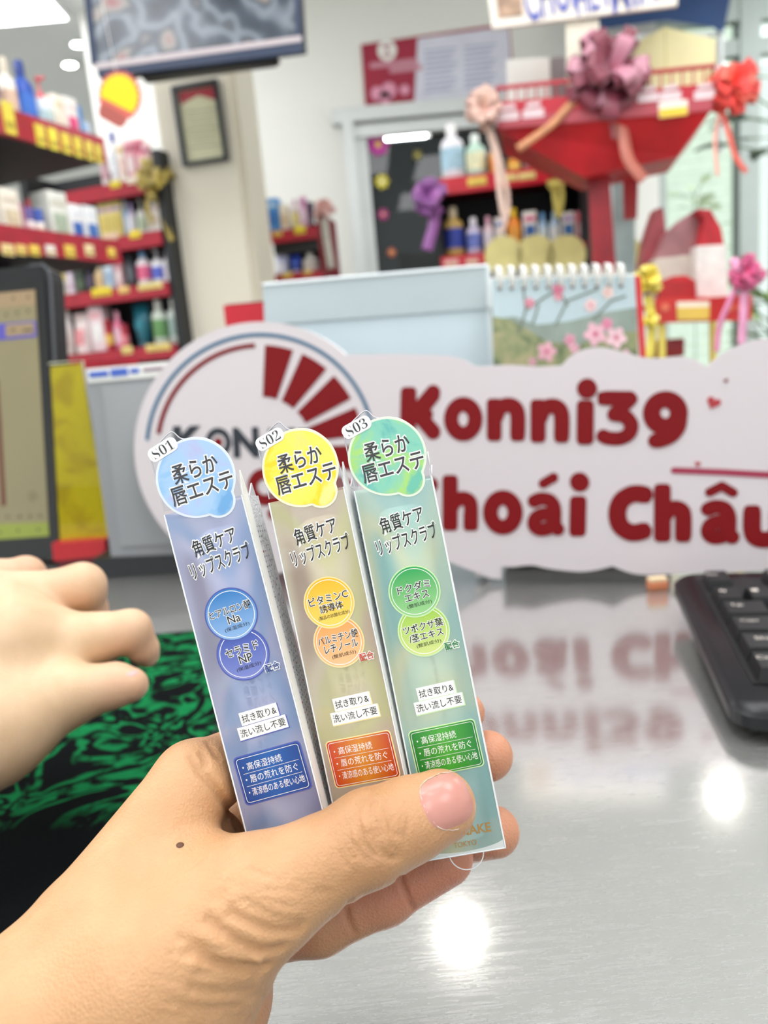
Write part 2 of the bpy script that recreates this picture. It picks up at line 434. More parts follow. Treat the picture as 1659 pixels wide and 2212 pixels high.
# flower stickers on the glass door
dp = Plane((PY(830, 400, YW-0.003)), 0)
def flower_sticker(px, py, rpx, c, label):
    r = rpx*YW/FPX; t = thing('flower_sticker', label, 'sticker', T(*dp.hit(px, py)) @ Matrix.Rotation(math.pi/2, 4, 'X'), 'flower stickers on the sliding door')
    pts = [((r*(1+0.16*math.cos(7*a)))*math.cos(a), (r*(1+0.16*math.cos(7*a)))*math.sin(a)) for a in [2*math.pi*k/56 for k in range(56)]]
    MB().prism(pts, 0.0, 0.002, mat('sticker_'+c, c, 0.6)).build('petals', t)
    MB().disc((0, 0), r*0.28, m_yellow if c != '#e0d24a' else m_white, 0.002, 0.003, 16).build('flower_heart', t)
flower_sticker(817, 312, 20, '#c0389c', 'large magenta flower sticker at the upper left of the dark glass door')
flower_sticker(825, 392, 13, '#e0d24a', 'yellow flower sticker in the middle of the dark glass door')
flower_sticker(828, 463, 10, '#b83a86', 'small magenta flower sticker low on the dark glass door')
flower_sticker(846, 545, 8, '#c86a58', 'small coral flower sticker at the foot of the dark glass door')
flower_sticker(902, 335, 9, '#7c7a48', 'dull olive flower sticker under the tube reflection on the door')

# ---------------------------------------------------------------- hanging screen
tv = Plane(PY(430, 120, 2.4), 3)
t = thing('hanging_screen', 'large black television hung from the ceiling at the upper left, showing a busy picture', 'television', tv.m)
def tvr(pts, z0, z1, m, mb): return mb.prism(quad_uv(tv, pts), z0, z1, m)
m_navy = plain('navy_bezel', '#132c4e', 0.35)
mb = MB(); tvr([(170, -120), (640, -190), (657, 100), (213, 163)], -0.06, -0.004, m_black, mb)
mb.build('housing', t)
mb = MB()
tvr([(172, -110), (188, -112), (212, 141), (198, 143)], -0.004, 0.006, m_navy, mb); tvr([(626, -180), (640, -182), (653, 92), (640, 94)], -0.004, 0.006, m_navy, mb)
tvr([(212, 150), (655, 93), (657, 116), (216, 170)], -0.004, 0.012, m_navy, mb); mb.build('bezel', t)
mb = MB(); tvr([(208, 141), (652, 81), (653, 93), (210, 154)], -0.004, 0.014, plain('silver_trim', '#b9aeb0', 0.4, metal=0.5), mb); mb.build('trim_strip', t)
sc = ramp_mat('screen_picture', [(0.25, '#20262f'), (0.42, '#3d4652'), (0.52, '#7b838c'), (0.6, '#39414c'), (0.68, '#8a857f'), (0.78, '#8a4048')], scale=11, detail=0.6, distort=0.0, rough=0.2, interp='LINEAR')
N, L, b = nodes_of(sc); L.new(b.inputs['Base Color'].links[0].from_socket, b.inputs['Emission Color']); b.inputs['Emission Strength'].default_value = 0.3
mb = MB(); tvr([(188, -112), (626, -180), (640, 84), (208, 141)], -0.004, 0.002, sc, mb); mb.build('screen', t)
mb = MB(); c = tv.uv(545, -200); mb.box((tv.uv(420, -150)[0], 0.6, -0.03), (0.08, 0.6, 0.05), m_black); mb.build('ceiling_bracket', t)
mb = MB(); tvr([(300, 160), (600, 122), (590, 131), (305, 168)], -0.05, -0.01, m_black, mb); mb.build('bracket_foot', t)

# starburst price sign hanging by the shelves
sb = Plane(PY(255, 210, 1.75), 10)
t = thing('starburst_sign', 'yellow starburst price card with a red scalloped edge, hanging beside the shelves', 'price sign', T(*sb.hit(258, 208)) @ sb.m.to_3x3().to_4x4())
k = 1.75/FPX
def burst(r, n, d): return [((r+d*math.cos(n*a))*k*math.cos(a), (r+d*math.cos(n*a))*k*math.sin(a)) for a in [2*math.pi*i/144 for i in range(144)]]
MB().prism(burst(45, 22, 3), -0.002, 0.0, mat('starburst_red', '#d8685c', 0.5)).build('scalloped_edge', t)
MB().prism([p for p in burst(39, 22, 1) if p[1] > -0.62*p[0]-0.022*1.0], 0.0, 0.001, mat('starburst_yellow', '#f2dc0e', 0.5)).build('yellow_face', t)
mb = MB(); mb.stroke([(-36*k, -24*k), (-6*k, -44*k)], 13*k, mat('starburst_dusty_red', '#b05a50', 0.5), 0.0011)
mb.build('price_band', t)
mb = MB(); mb.tube([(0, 44*k, 0), (-0.01, 0.2, 0.0)], 0.0006, m_white, 6); mb.build('hanging_thread', t)
# ================================================================== GOODS ON SHELVES
def product(kind, w, d, h, c, cap, lab, name, label, cat, M, group):
    t = thing(name, label, cat, M, group); gid = '%s' % c
    mc = mat('pack_'+c, c, 0.35, vary=0.08, vscale=25); mk = mat('cap_'+cap, cap, 0.4); ml = mat('print_'+lab, lab, 0.5, vary=0.25, vscale=60)
    r = min(w, d)/2
    if kind == 'box':
        MB().bevbox((0, 0, h/2), (w, d, h), min(w, d, h)*0.03, mc).build('carton', t)
        MB().box((0, -d/2-0.0006, h*0.42), (w*0.72, 0.0012, h*0.4), ml).build('printed_panel', t)
        MB().box((0, -d/2-0.0006, h*0.8), (w*0.8, 0.0012, h*0.12), mk).build('printed_band', t)
    elif kind == 'bottle':
        S = Matrix.Diagonal((1, d/w, 1, 1)); R = w/2
        MB().lathe([(R*0.9, 0), (R, h*0.03), (R, h*0.62), (R*0.86, h*0.7), (R*0.4, h*0.78), (R*0.36, h*0.82)], mc, 22, S).build('body', t)
        MB().lathe([(R*0.44, h*0.8), (R*0.44, h*0.97), (R*0.36, h)], mk, 18).build('cap', t)
        MB().lathe([(R*1.012, h*0.16), (R*1.012, h*0.56)], ml, 22, S).build('wrap_label', t)
    elif kind == 'pump':
        R = w/2
        MB().lathe([(R*0.92, 0), (R, h*0.03), (R, h*0.55), (R*0.8, h*0.64), (R*0.35, h*0.68)], mc, 22).build('body', t)
        MB().lathe([(R*0.4, h*0.66), (R*0.4, h*0.76), (R*0.12, h*0.77), (R*0.12, h*0.93), (R*0.3, h*0.94), (R*0.3, h)], mk, 16).box((0, -R*0.5, h*0.965), (R*0.25, R*1.0, h*0.03), mk).build('pump_head', t)
        MB().lathe([(R*1.012, h*0.12), (R*1.012, h*0.48)], ml, 22).build('wrap_label', t)
    elif kind == 'tube':
        R = w/2; v = []; f = []; n = 18; lv = [(0.0, 0.7, 0.7), (0.12, 0.8, 0.75), (0.5, 0.95, 0.55), (1.0, 1.05, 0.06)]
        for z, a, b in lv:
            for k in range(n): q = 2*math.pi*k/n; v.append((R*a*math.cos(q), R*b*math.sin(q)*d/w, h*0.16+h*0.84*z))
        for i in range(3):
            for k in range(n): f.append((i*n+k, i*n+(k+1) % n, (i+1)*n+(k+1) % n, (i+1)*n+k))
        f += [tuple(range(3*n, 4*n)), tuple(range(n-1, -1, -1))]
        MB().add(v, f, mc, True).build('body', t)
        MB().lathe([(R*0.74, 0), (R*0.74, h*0.15), (R*0.6, h*0.17)], mk, 18).build('cap', t)
        MB().box((0, -R*0.72*d/w, h*0.5), (w*0.5, R*0.25, h*0.2), ml).build('printed_panel', t)
    elif kind == 'jar':
        R = w/2
        MB().lathe([(R*0.92, 0), (R, h*0.06), (R, h*0.62), (R*0.9, h*0.68)], mc, 22).build('body', t)
        MB().lathe([(R*0.98, h*0.66), (R*0.98, h*0.96), (R*0.9, h)], mk, 22).build('lid', t)
        MB().lathe([(R*1.012, h*0.18), (R*1.012, h*0.52)], ml, 22).build('wrap_label', t)
    elif kind == 'pouch':
        v = []; n = 9; f = []
        for i in range(n):
            for s in (-1, 1):
                for k in range(n):
                    u, q = k/(n-1)*2-1, i/(n-1); th = d/2*(1-u**4)*(1-q**2.5)*0.95+0.002
                    v.append((u*w/2*(1-0.05*math.sin(q*math.pi)), s*th, q*h))
        for i in range(n-1):
            for s in (0, 1):
                for k in range(n-1):
                    a = (i*2+s)*n+k; b = ((i+1)*2+s)*n+k; f.append((a, a+1, b+1, b))
        MB().add(v, f, mc, True).build('bag', t)
        MB().box((0, -0.003, h*0.96), (w*0.9, 0.008, h*0.08), mk).build('top_seal', t)
        MB().add([(x*w*0.3, -d/2*(1-(z)**2.5)*0.97-0.003, z*h) for z in (0.2, 0.6) for x in (-1, 1)], [(0, 1, 3, 2)], ml).build('printed_panel', t)
    return t
CATN = {'box': ('carton', 'box'), 'bottle': ('bottle', 'bottle'), 'pump': ('pump_bottle', 'bottle'), 'tube': ('squeeze_tube', 'tube'), 'jar': ('jar', 'jar'), 'pouch': ('refill_pouch', 'pouch')}
def row(pl, v0, items, where, back=0.02, vmax=None):
    for i, (xl, xr, yt, kind, c, cap, lab, desc) in enumerate(items):
        xm = (xl+xr)/2; a, _ = pl.uv(xl, yt+30, -back); b, _ = pl.uv(xr, yt+30, -back); _, vt = pl.uv(xm, yt, -back)
        w = abs(b-a)*0.97; h = max(vt-v0, 0.03); h = h if vmax is None else min(h, vmax-v0); d = min(w, 0.09) if kind != 'box' else min(w, 0.08)
        nm, cat = CATN[kind]
        product(kind, w, d, h, c, cap, lab, nm, '%s, %s from left %s' % (desc, ORD[i] if i < 12 else 'last', where), cat,
                pl.up @ T((a+b)/2, back+d/2, v0), 'goods '+where)
def tags(pl, parent, specs, m, z=0.012):
    for (px, py, w, h, c) in specs:
        u, v = pl.uv(px, py, z); k = depth_of(pl.hit(px, py, z))/FPX
        mb = MB(); mb.M = Matrix(((1, 0, 0, u), (0, 0, 1, -z-0.0015), (0, 1, 0, v), (0, 0, 0, 1)))
        mb.box((0, 0, 0), (w*k, h*k, 0.002), mat('tag_'+c, c, 0.5, vary=0.1, vscale=40))
        mb.box((0, -h*k*0.22, -0.0012), (w*k*0.8, h*k*0.24, 0.0012), mat('tag_print_'+c, '#b8a23c' if c != '#f3efe6' else '#c9a24a', 0.6))
        mb.build('price_tag', parent)

# ---- A: the unit facing the counter at the left (black back, red shelf edges)
GA = Plane(PY(290, 600, 3.0), 18)
def vrow(pl, *pts): return sum(pl.uv(x, y)[1] for x, y in pts)/len(pts)
rowA = [vrow(GA, (203, 409), (300, 389)), vrow(GA, (225, 515), (358, 502)), vrow(GA, (120, 636), (380, 614)), vrow(GA, (130, 768), (396, 745))]
uL = GA.uv(90, 640)[0]; uR = GA.uv(372, 600)[0]
ga = thing('shelving_unit', 'black backed gondola shelving with red price rails facing the counter, left of the cream pillar', 'shelves', GA.up)
bot, top = -GA.o.z, vrow(GA, (220, 345))
m_back = plain('black_back_panel', '#11151c', 0.6); m_up = plain('black_upright', '#0b0e14', 0.4); m_rail = mat('red_price_rail', '#a8142c', 0.35, vary=0.15, vscale=25)
MB().box(((uL+uR)/2, 0.17, (bot+top)/2), (uR-uL, 0.02, top-bot), m_back).build('back_panel', ga)
for u in (uL, uR): MB().box((u, 0.08, (bot+top)/2), (0.03, 0.16, top-bot), m_up).build('side_upright', ga)
MB().box(((uL+uR)/2, 0.08, bot+0.08), (uR-uL, 0.16, 0.16), m_up).build('base', ga)
railA = []
for v in rowA:
    s = MB().box(((uL+uR)/2, 0.08, v-0.026), (uR-uL-0.03, 0.16, 0.018), m_darkred).build('shelf', ga)
    MB().box(((uL+uR)/2, -0.006, v-0.022), (uR-uL-0.03, 0.012, 0.05), m_rail).build('price_rail', s); railA.append(s)
vt2 = rowA
for s, sp in zip(railA, ([(250, 398, 26, 14, '#f0dc30'), (285, 390, 24, 13, '#f3efe6')], [(240, 512, 34, 12, '#e7c0b8'), (292, 506, 28, 16, '#f0d428')],
                         [(220, 630, 50, 17, '#f0d428'), (268, 626, 26, 14, '#f0c880'), (325, 618, 60, 13, '#e8d48a')], [(275, 756, 26, 16, '#e8d48a'), (342, 750, 60, 15, '#ead080')])):
    tags(GA, s, sp, None)
row(GA, rowA[0]+0.005, [(208, 224, 300, 'bottle', '#e8e4e0', '#c87a90', '#d0a8b0', 'slim white bottle with pink print'), (226, 248, 282, 'bottle', '#f0f0f2', '#2c3cae', '#e0e4f0', 'tall white bottle with a blue cap'),
    (252, 268, 306, 'box', '#f0e8dc', '#d8b060', '#e8c8c0', 'cream carton'), (270, 288, 302, 'box', '#e8a8b4', '#b04060', '#f4dcdc', 'pink carton'), (290, 306, 300, 'box', '#dc7a90', '#a03050', '#f0c0c8', 'deep pink carton'), (308, 322, 310, 'box', '#e8b8c0', '#b85070', '#f0d8d8', 'pale pink carton')], 'on the gondola top shelf')
row(GA, rowA[1]+0.005, [(211, 227, 432, 'box', '#e8d88c', '#b89ac8', '#d8c060', 'yellow and lilac carton'), (228, 244, 428, 'box', '#ead98a', '#c8a0cc', '#d0bc60', 'yellow carton with a violet top'), (245, 260, 430, 'box', '#e4d080', '#a898c8', '#c8b458', 'mustard yellow carton'),
    (262, 272, 426, 'bottle', '#a8c8e4', '#e8eef4', '#d0dcf0', 'pale blue bottle'), (274, 287, 436, 'bottle', '#d8cce4', '#a898c8', '#f0e8f4', 'lavender bottle'), (290, 308, 428, 'pump', '#e8e8e2', '#c8c8c0', '#b8c8b0', 'white pump bottle'), (311, 326, 430, 'bottle', '#f0eee8', '#d8d8d0', '#d0c8b0', 'white bottle with a pale label'), (329, 345, 436, 'box', '#ecebe4', '#d8b8b8', '#e8d8c8', 'white carton')], 'on the gondola second shelf', vmax=rowA[0]-0.05)
row(GA, rowA[2]+0.005, [(115, 138, 588, 'jar', '#ece8d0', '#e8dc80', '#e0e0d0', 'cream jar with a yellow lid'), (141, 157, 584, 'jar', '#f0e8f0', '#e8d8e8', '#e0c8d8', 'white jar'), (159, 179, 580, 'jar', '#3c4c3a', '#30402e', '#586a50', 'dark green jar'), (182, 197, 574, 'bottle', '#3c3448', '#2a2434', '#584c68', 'dark violet bottle'), (199, 221, 570, 'bottle', '#e8cca0', '#f0e0c0', '#d8b888', 'sand coloured bottle'),
    (223, 245, 566, 'box', '#b8ccdc', '#e0e8f0', '#98b0c8', 'light blue carton'), (248, 263, 565, 'box', '#e0b4b8', '#c88898', '#f0d8d8', 'dusty pink carton'), (266, 282, 536, 'bottle', '#3c4048', '#282c34', '#606870', 'charcoal bottle'), (286, 314, 530, 'bottle', '#f2e8ec', '#78a8d0', '#e86a90', 'white bottle with a pink and blue label'), (318, 344, 528, 'pump', '#f2f0f2', '#e0dce0', '#5a6ac8', 'white pump bottle with a violet blue print'), (347, 368, 540, 'bottle', '#f0eef0', '#c0b8d0', '#e0d8e4', 'plain white bottle')], 'on the gondola third shelf', vmax=rowA[1]-0.05)
row(GA, rowA[3]+0.005, [(118, 142, 650, 'pouch', '#f2ecea', '#f0dcd8', '#e8b0b0', 'white refill pouch'), (150, 184, 676, 'pouch', '#f4e4e2', '#ecd0d0', '#e89aa0', 'pale pink refill pouch'), (189, 219, 646, 'box', '#efd8dc', '#e8a8b0', '#f4ece8', 'tall blush carton'), (222, 238, 690, 'jar', '#c02838', '#a01828', '#e8c060', 'red jar with gold print'), (240, 258, 672, 'bottle', '#e87a9c', '#f0a8bc', '#f4c0d0', 'pink bottle'), (260, 274, 700, 'jar', '#d84858', '#b02a40', '#e88a90', 'coral red jar'),
    (279, 312, 655, 'tube', '#1c6a7c', '#14505e', '#2c8090', 'dark teal squeeze tube'), (318, 348, 640, 'bottle', '#cfd8cc', '#eef0ea', '#6a9a60', 'white bottle with green and orange print'), (352, 382, 636, 'bottle', '#d0d8d0', '#f0eeea', '#9ab0a8', 'white bottle with grey green print')], 'on the gondola bottom shelf', vmax=rowA[2]-0.05)
t = thing('price_card', 'tall yellow price card clipped to the bottom gondola shelf beside the till screen', 'price card', GA.m @ T(*GA.uv(127, 735, 0.03), 0.03))
MB().box((0, 0, 0), (0.05, 0.085, 0.002), mat('tag_big', '#f2e02a', 0.5)).build('card', t)
MB().box((0, 0.02, 0.0014), (0.036, 0.008, 0.001), plain('card_print', '#b89a20', 0.6)).box((0, -0.01, 0.0014), (0.04, 0.02, 0.001), plain('card_print', '#b89a20', 0.6)).build('card_print', t)

# ---- B: the near unit at the far left, running towards the camera
GB = Plane(PY(240, 450, 1.9), 23.6-90)
GB.x = -GB.x if False else GB.x
rowB = [vrow(GB, (60, 290), (200, 340)), vrow(GB, (60, 545), (240, 553))]
uE = GB.uv(238, 450)[0]; uS = uE-1.0
gb = thing('shelving_unit', 'near shelving unit at the left edge with red price rails, running towards the camera', 'shelves', GB.up)
bot = -GB.o.z
MB().box(((uE+uS)/2, 0.40, (bot+rowB[0])/2), (uE-uS, 0.02, rowB[0]-bot), mat('maroon_back_panel', '#2a0a12', 0.5)).build('back_panel', gb)
MB().box((uE-0.012, 0.36, (bot+rowB[0])/2), (0.024, 0.06, rowB[0]-bot), m_up).build('side_upright', gb)
MB().box(((uE+uS)/2, 0.2, bot+0.08), (uE-uS, 0.4, 0.16), m_up).build('base', gb)
rb = []
for i, v in enumerate(rowB + [rowB[1]-0.27]):
    s = MB().box(((uE+uS)/2, 0.2, v-0.0), (uE-uS, 0.4, 0.022), plain('dark_shelf_board', '#1a1620', 0.5)).build('shelf', gb); rb.append(s)
    MB().box(((uE+uS)/2, -0.006, v+0.014), (uE-uS, 0.012, 0.052), m_rail).build('price_rail', s)
tags(GB, rb[0], [(18, 255, 30, 66, '#f0dc50'), (86, 293, 26, 44, '#f0dc50'), (114, 301, 26, 44, '#f2e048'), (142, 310, 25, 42, '#efd84c'), (168, 318, 24, 42, '#f0dc50'), (192, 326, 22, 40, '#f0dc60'), (212, 333, 18, 38, '#ecd858')], None)
tags(GB, rb[1], [(16, 540, 32, 24, '#f0d89a'), (45, 540, 26, 22, '#f0cf78'), (74, 541, 26, 22, '#f0d05a'), (108, 541, 26, 22, '#f3efe6'), (150, 543, 28, 26, '#f0d05a'), (192, 541, 26, 24, '#f0dcae'), (240, 546, 22, 20, '#f0d05a')], None)
row(GB, rowB[0]+0.013, [(-45, -22, 140, 'box', '#c03848', '#e8d0d0', '#f0e0d8', 'red carton'), (-18, 4, 150, 'bottle', '#5a4a5a', '#322832', '#a08898', 'plum bottle'), (8, 38, 122, 'bottle', '#eee6da', '#d8ccb8', '#d8b8a0', 'tall cream bottle'), (42, 78, 128, 'bottle', '#2450b0', '#1c3a88', '#3c74d0', 'large blue bottle'), (85, 115, 164, 'pump', '#e0e8ea', '#e86a70', '#b8d0d0', 'white bottle with a coral cap'), (118, 140, 206, 'box', '#f0e8d8', '#e8d8b8', '#f0e0cc', 'cream carton'), (142, 168, 212, 'box', '#f0ece6', '#f0e0dc', '#e04880', 'white carton with a pink square'), (170, 190, 226, 'tube', '#5a8ec4', '#e8eef4', '#80b0dc', 'blue squeeze tube'), (192, 206, 262, 'tube', '#c8d4e4', '#f0f0f4', '#a8b8d4', 'small pale blue tube')], 'on the near left unit top', 0.02)
row(GB, rowB[1]+0.013, [(-40, -4, 410, 'box', '#e8e4dc', '#d8ccb4', '#f0e8dc', 'ivory carton'), (2, 42, 408, 'box', '#f0e8d8', '#e0d4c0', '#d8c8a8', 'large cream carton'), (48, 60, 436, 'tube', '#b07888', '#8a5060', '#d0a0a8', 'mauve tube'), (63, 80, 448, 'jar', '#f2e8e6', '#6a5a9a', '#f0c8c8', 'white jar with a violet lid'), (83, 102, 452, 'jar', '#f4ece6', '#3c5ab0', '#f0d0c0', 'white jar with a blue lid'), (106, 146, 414, 'box', '#e8e8de', '#d8d4c4', '#b0c0a8', 'tall white carton'), (152, 180, 442, 'box', '#f0f0f0', '#e8ecf0', '#2c62b4', 'white carton with round blue badge'), (184, 212, 446, 'box', '#eef0f0', '#e8ecf0', '#3a70b8', 'white carton with blue badge')], 'on the near left lower shelf', 0.02, rowB[0]-0.02)
row(GB, rowB[1]-0.27+0.013, [(-60, -34, 620, 'box', '#e8d4c8', '#c8a890', '#f0e0d8', 'beige carton'), (-30, -8, 622, 'jar', '#e8e0dc', '#d8a0a8', '#f0d0d4', 'blush jar')], 'on the near left unit lowest shelf', 0.02, rowB[1]-0.02)

# ---- C: little end unit by the back wall
GC = Plane(PY(640, 540, 3.5), 10)
rowC = [vrow(GC, (590, 505), (655, 498)), vrow(GC, (595, 596), (690, 590))]
c0 = GC.uv(582, 520)[0]; c1 = GC.uv(690, 520)[0]
gc = thing('shelving_unit', 'small two tier shelf with a dark red end by the back wall', 'shelves', GC.up); bot = -GC.o.z
MB().box(((c0+c1)/2, 0.24, (bot+rowC[0]+0.06)/2), (c1-c0, 0.02, rowC[0]+0.06-bot), m_back).build('back_panel', gc)
MB().box((c1+0.012, 0.12, (bot+rowC[0]+0.06)/2), (0.03, 0.26, rowC[0]+0.06-bot), m_darkred).build('side_upright', gc)
for i, v in enumerate(rowC):
    s = MB().box(((c0+c1)/2, 0.12, v-0.02), (c1-c0, 0.24, 0.02), plain('dark_shelf_board', '#1a1620', 0.5)).build('shelf', gc)
    MB().box(((c0+c1)/2, -0.006, v-0.015), (c1-c0, 0.012, 0.05), m_rail).build('price_rail', s)
    tags(GC, s, [((600, 505, 20, 10, '#e8c060'), (648, 496, 24, 16, '#f0dc30'))[k] for k in (0, 1)] if i == 0 else [(620, 594, 22, 10, '#e8c860'), (665, 588, 20, 9, '#e8c070')], None)
MB().box(((c0+c1)/2, 0.12, rowC[0]-0.055), (c1-c0-0.02, 0.2, 0.06), m_black).build('light_box', gc)
row(GC, rowC[0]+0.01, [(572, 602, 428, 'box', '#4a90d0', '#b8d4ec', '#3070b8', 'bright blue carton'), (605, 624, 442, 'box', '#e8dcc8', '#f0e4d0', '#d0b890', 'cream carton'), (627, 644, 430, 'bottle', '#d8c8c0', '#b06a90', '#e0d080', 'grey bottle with a violet cap'), (647, 662, 424, 'box', '#d8a0c4', '#b878a4', '#e8d0e0', 'orchid pink carton'), (664, 678, 434, 'tube', '#3c3048', '#28202e', '#504060', 'dark violet tube')], 'on the small end unit top')
row(GC, rowC[1]+0.01, [(594, 620, 545, 'pouch', '#c8cce8', '#8a90d0', '#e0e0f0', 'pale violet pouch'), (622, 646, 524, 'tube', '#2c48b0', '#c8d0ec', '#4868c8', 'royal blue tube'), (648, 684, 520, 'bottle', '#e4e2de', '#f0eeea', '#d8d0c8', 'white canister')], 'on the small end unit lower shelf', vmax=rowC[0]-0.09)

# ---- D: red edged shelves with the black mesh back, right of the door
GD = Plane(PY(1100, 470, 2.35), 8)
rowD = [vrow(GD, (960, 385), (1240, 358)), vrow(GD, (960, 556), (1060, 548))]
d0 = GD.uv(946, 470)[0]; d1 = GD.uv(1262, 470)[0]; bot = -GD.o.z
gd = thing('shelving_unit', 'red edged promotion shelves with a black mesh back in front of the sliding door', 'shelves', GD.up)
MB().box(((d0+d1)/2, 0.26, (bot+rowD[0])/2), (d1-d0, 0.02, rowD[0]-bot), m_back).build('back_panel', gd)
mb = MB(); u = d0+0.02
while u < d1:
    mb.box((u, 0.245, (rowD[0]+rowD[1])/2), (0.003, 0.004, rowD[0]-rowD[1]-0.03), plain('mesh_wire', '#2c333c', 0.4)); u += 0.022
mb.build('wire_mesh', gd)
for u in (d0, d1): MB().box((u, 0.13, (bot+rowD[0])/2), (0.02, 0.26, rowD[0]-bot), m_up).build('side_upright', gd)
for i, v in enumerate(rowD):
    s = MB().box(((d0+d1)/2, 0.12, v-0.012), (d1-d0, 0.25, 0.02), m_darkred).build('shelf', gd)
    MB().box(((d0+d1)/2, -0.006, v-0.02), (d1-d0, 0.012, 0.045), m_red).build('price_rail', s)
    tags(GD, s, [(1030, 392, 40, 16, '#f0d060'), (1100, 384, 32, 14, '#f0d890'), (1138, 380, 36, 14, '#f2dc94'), (1226, 371, 60, 20, '#f3efe6')] if i == 0 else [(975, 568, 30, 14, '#e8b0b0'), (1020, 565, 26, 12, '#e8b8b0')], None)
row(GD, rowD[0]+0.005, [(948, 1000, 262, 'bottle', '#eceaf0', '#f2f0ee', '#a8cbdc', 'big white bottle with blue triangle'), (1004, 1048, 285, 'bottle', '#bfe0cc', '#e8f0ea', '#e8ecc0', 'mint green bottle'), (1058, 1082, 328, 'box', '#e8962c', '#f0b050', '#e07c1c', 'orange carton'), (1098, 1126, 342, 'jar', '#eab03c', '#e89a20', '#f0c860', 'amber jar'), (1132, 1160, 340, 'jar', '#8a6a6a', '#6a4a4c', '#b08a8a', 'brown jar'), (1164, 1190, 342, 'jar', '#d87a8c', '#e8a0b0', '#c05a70', 'rose jar'), (1194, 1240, 340, 'box', '#a03040', '#c85060', '#e0a0a0', 'wine red carton')], 'on the upper red shelf')
row(GD, rowD[1]+0.005, [(955, 1000, 444, 'bottle', '#c8a860', '#ece0c0', '#3448a8', 'golden bottle with a blue band'), (1006, 1040, 468, 'bottle', '#d4cce4', '#f0ecf2', '#6c7cc4', 'lilac bottle with a white cap'), (1044, 1066, 466, 'bottle', '#ecd0d8', '#e8b0c4', '#e8e0ec', 'pale pink bottle'), (1069, 1092, 470, 'box', '#e8dcd8', '#2c70b0', '#f0e8e0', 'white carton with a blue lid'), (1095, 1126, 448, 'bottle', '#f08c2c', '#f0c828', '#f0a040', 'orange bottle with a yellow cap'), (1130, 1160, 456, 'box', '#e8e4dc', '#d84a88', '#2c62a4', 'white carton with pink top and blue picture'), (1163, 1184, 458, 'bottle', '#a8c8e4', '#78aee0', '#d8e8f4', 'light blue bottle'), (1187, 1210, 456, 'bottle', '#c0d8ec', '#88b4dc', '#e8f0f4', 'second light blue bottle'), (1213, 1242, 458, 'box', '#ece8e0', '#9a78c4', '#2c6aa8', 'white carton with violet top and blue picture'), (1245, 1262, 456, 'box', '#e88a98', '#f06a70', '#f0d0d4', 'narrow coral pink carton')], 'on the lower red shelf', vmax=rowD[0]-0.03)
# pale yellow round fans standing in front
for i, (px, py, r, wh) in enumerate(((1088, 552, 40, 'leftmost one'), (1156, 552, 42, 'middle one'), (1222, 552, 42, 'third from left'), (1352, 548, 34, 'beside the grey banner'))):
    c = GD.hit(px, py, 0.0185); k = depth_of(c)/FPX*1.02
    t = thing('round_fan', 'pale yellow round fan in the row behind the calendar, '+wh, 'fan', T(c.x, c.y, c.z) @ GD.m.to_3x3().to_4x4(), 'round yellow fans')
    MB().disc((0, 0), r*k, mat('fan_paper', '#e6dc94', 0.5, vary=0.08, vscale=20), -0.003, 0.003, 40).build('fan_face', t)
    MB().box((0, 0, -0.0045), (0.02, 0.05, 0.003), m_white).build('clip', t)
    MB().box((0, -r*k-0.05, 0), (0.014, 0.1, 0.006), mat('fan_handle_white', '#efe9d0', 0.5)).build('handle', t)

# ---------------------------------------------------------------- ribbon bows
def bow(px, py, depth, rpx, c, c2, n, label, tails=(), flat=0.6, seed=1, wid=0.5, group=None, shim=0.35):
    rnd = random.Random(seed); o = P(px, py, depth); R = rpx*depth/FPX
    t = thing('ribbon_bow', label, 'ribbon bow', T(*o), group)
    m1 = mat('ribbon_'+c, c, shim, vary=0.2, vscale=40, sheen=0.3); m2 = mat('ribbon_'+c2, c2, shim, vary=0.1)
    X, U, Z = RGT, UPV, -FWD
    for k in range(n):
        a = 2*math.pi*(k*0.618 % 1.0); L = R*rnd.uniform(0.72, 1.0); tilt = rnd.uniform(0.1, flat+0.5)
        dv = (X*math.cos(a)+U*math.sin(a))*math.cos(tilt) + Z*math.sin(tilt)*rnd.choice((1, 1, -0.4)); s = dv.cross(Z).normalized()
        up = s.cross(dv).normalized(); pts = []
        for i in range(13):
            q = 2*math.pi*i/12; pts.append(dv*(L*0.5*(1-math.cos(q))) + up*(L*0.2*math.sin(q)))
        mb = MB(); mb.ribbon(pts, R*wid*rnd.uniform(0.7, 1.0), s.cross(dv) if False else s, m1 if k % 4 else m2, 0.001)
        # the ribbon's width runs along s: rebuild across the loop
        mb = MB(); v = []; f = []; ww = R*wid*rnd.uniform(0.75, 1.0)
        for i, p in enumerate(pts):
            for e in (-1, 1): v.append(tuple(p + s*(e*ww/2*(0.35+0.65*math.sin(math.pi*i/12)))))
        f = [(2*i, 2*i+1, 2*i+3, 2*i+2) for i in range(12)]
        mb.add(v, f, m1 if k % 4 else m2, True); mb.build('loop', t)
    MB().lathe([(0.001, -R*0.15), (R*0.14, -R*0.08), (R*0.16, 0), (R*0.14, R*0.08), (0.001, R*0.15)], m1, 12).build('knot', t)
    for tail in tails:
        cc, wpx, pts = tail; q = smooth_pts([tuple(P(x, y, depth+0.004*i)-o) for i, (x, y) in enumerate(pts)], 6)
        MB().ribbon(q, wpx*depth/FPX, tuple(-FWD), mat('ribbon_'+cc, cc, shim, vary=0.15, vscale=30), 0.001).build('tail', t)
    return t
bow(334, 392, 2.78, 52, '#a8923c', '#c8b254', 20, 'olive gold ribbon bow tied at the corner of the gondola shelves', [('#b09a40', 12, [(338, 420), (352, 460), (362, 495), (372, 520)]), ('#a8923c', 10, [(325, 420), (318, 450), (330, 480)])], seed=3)
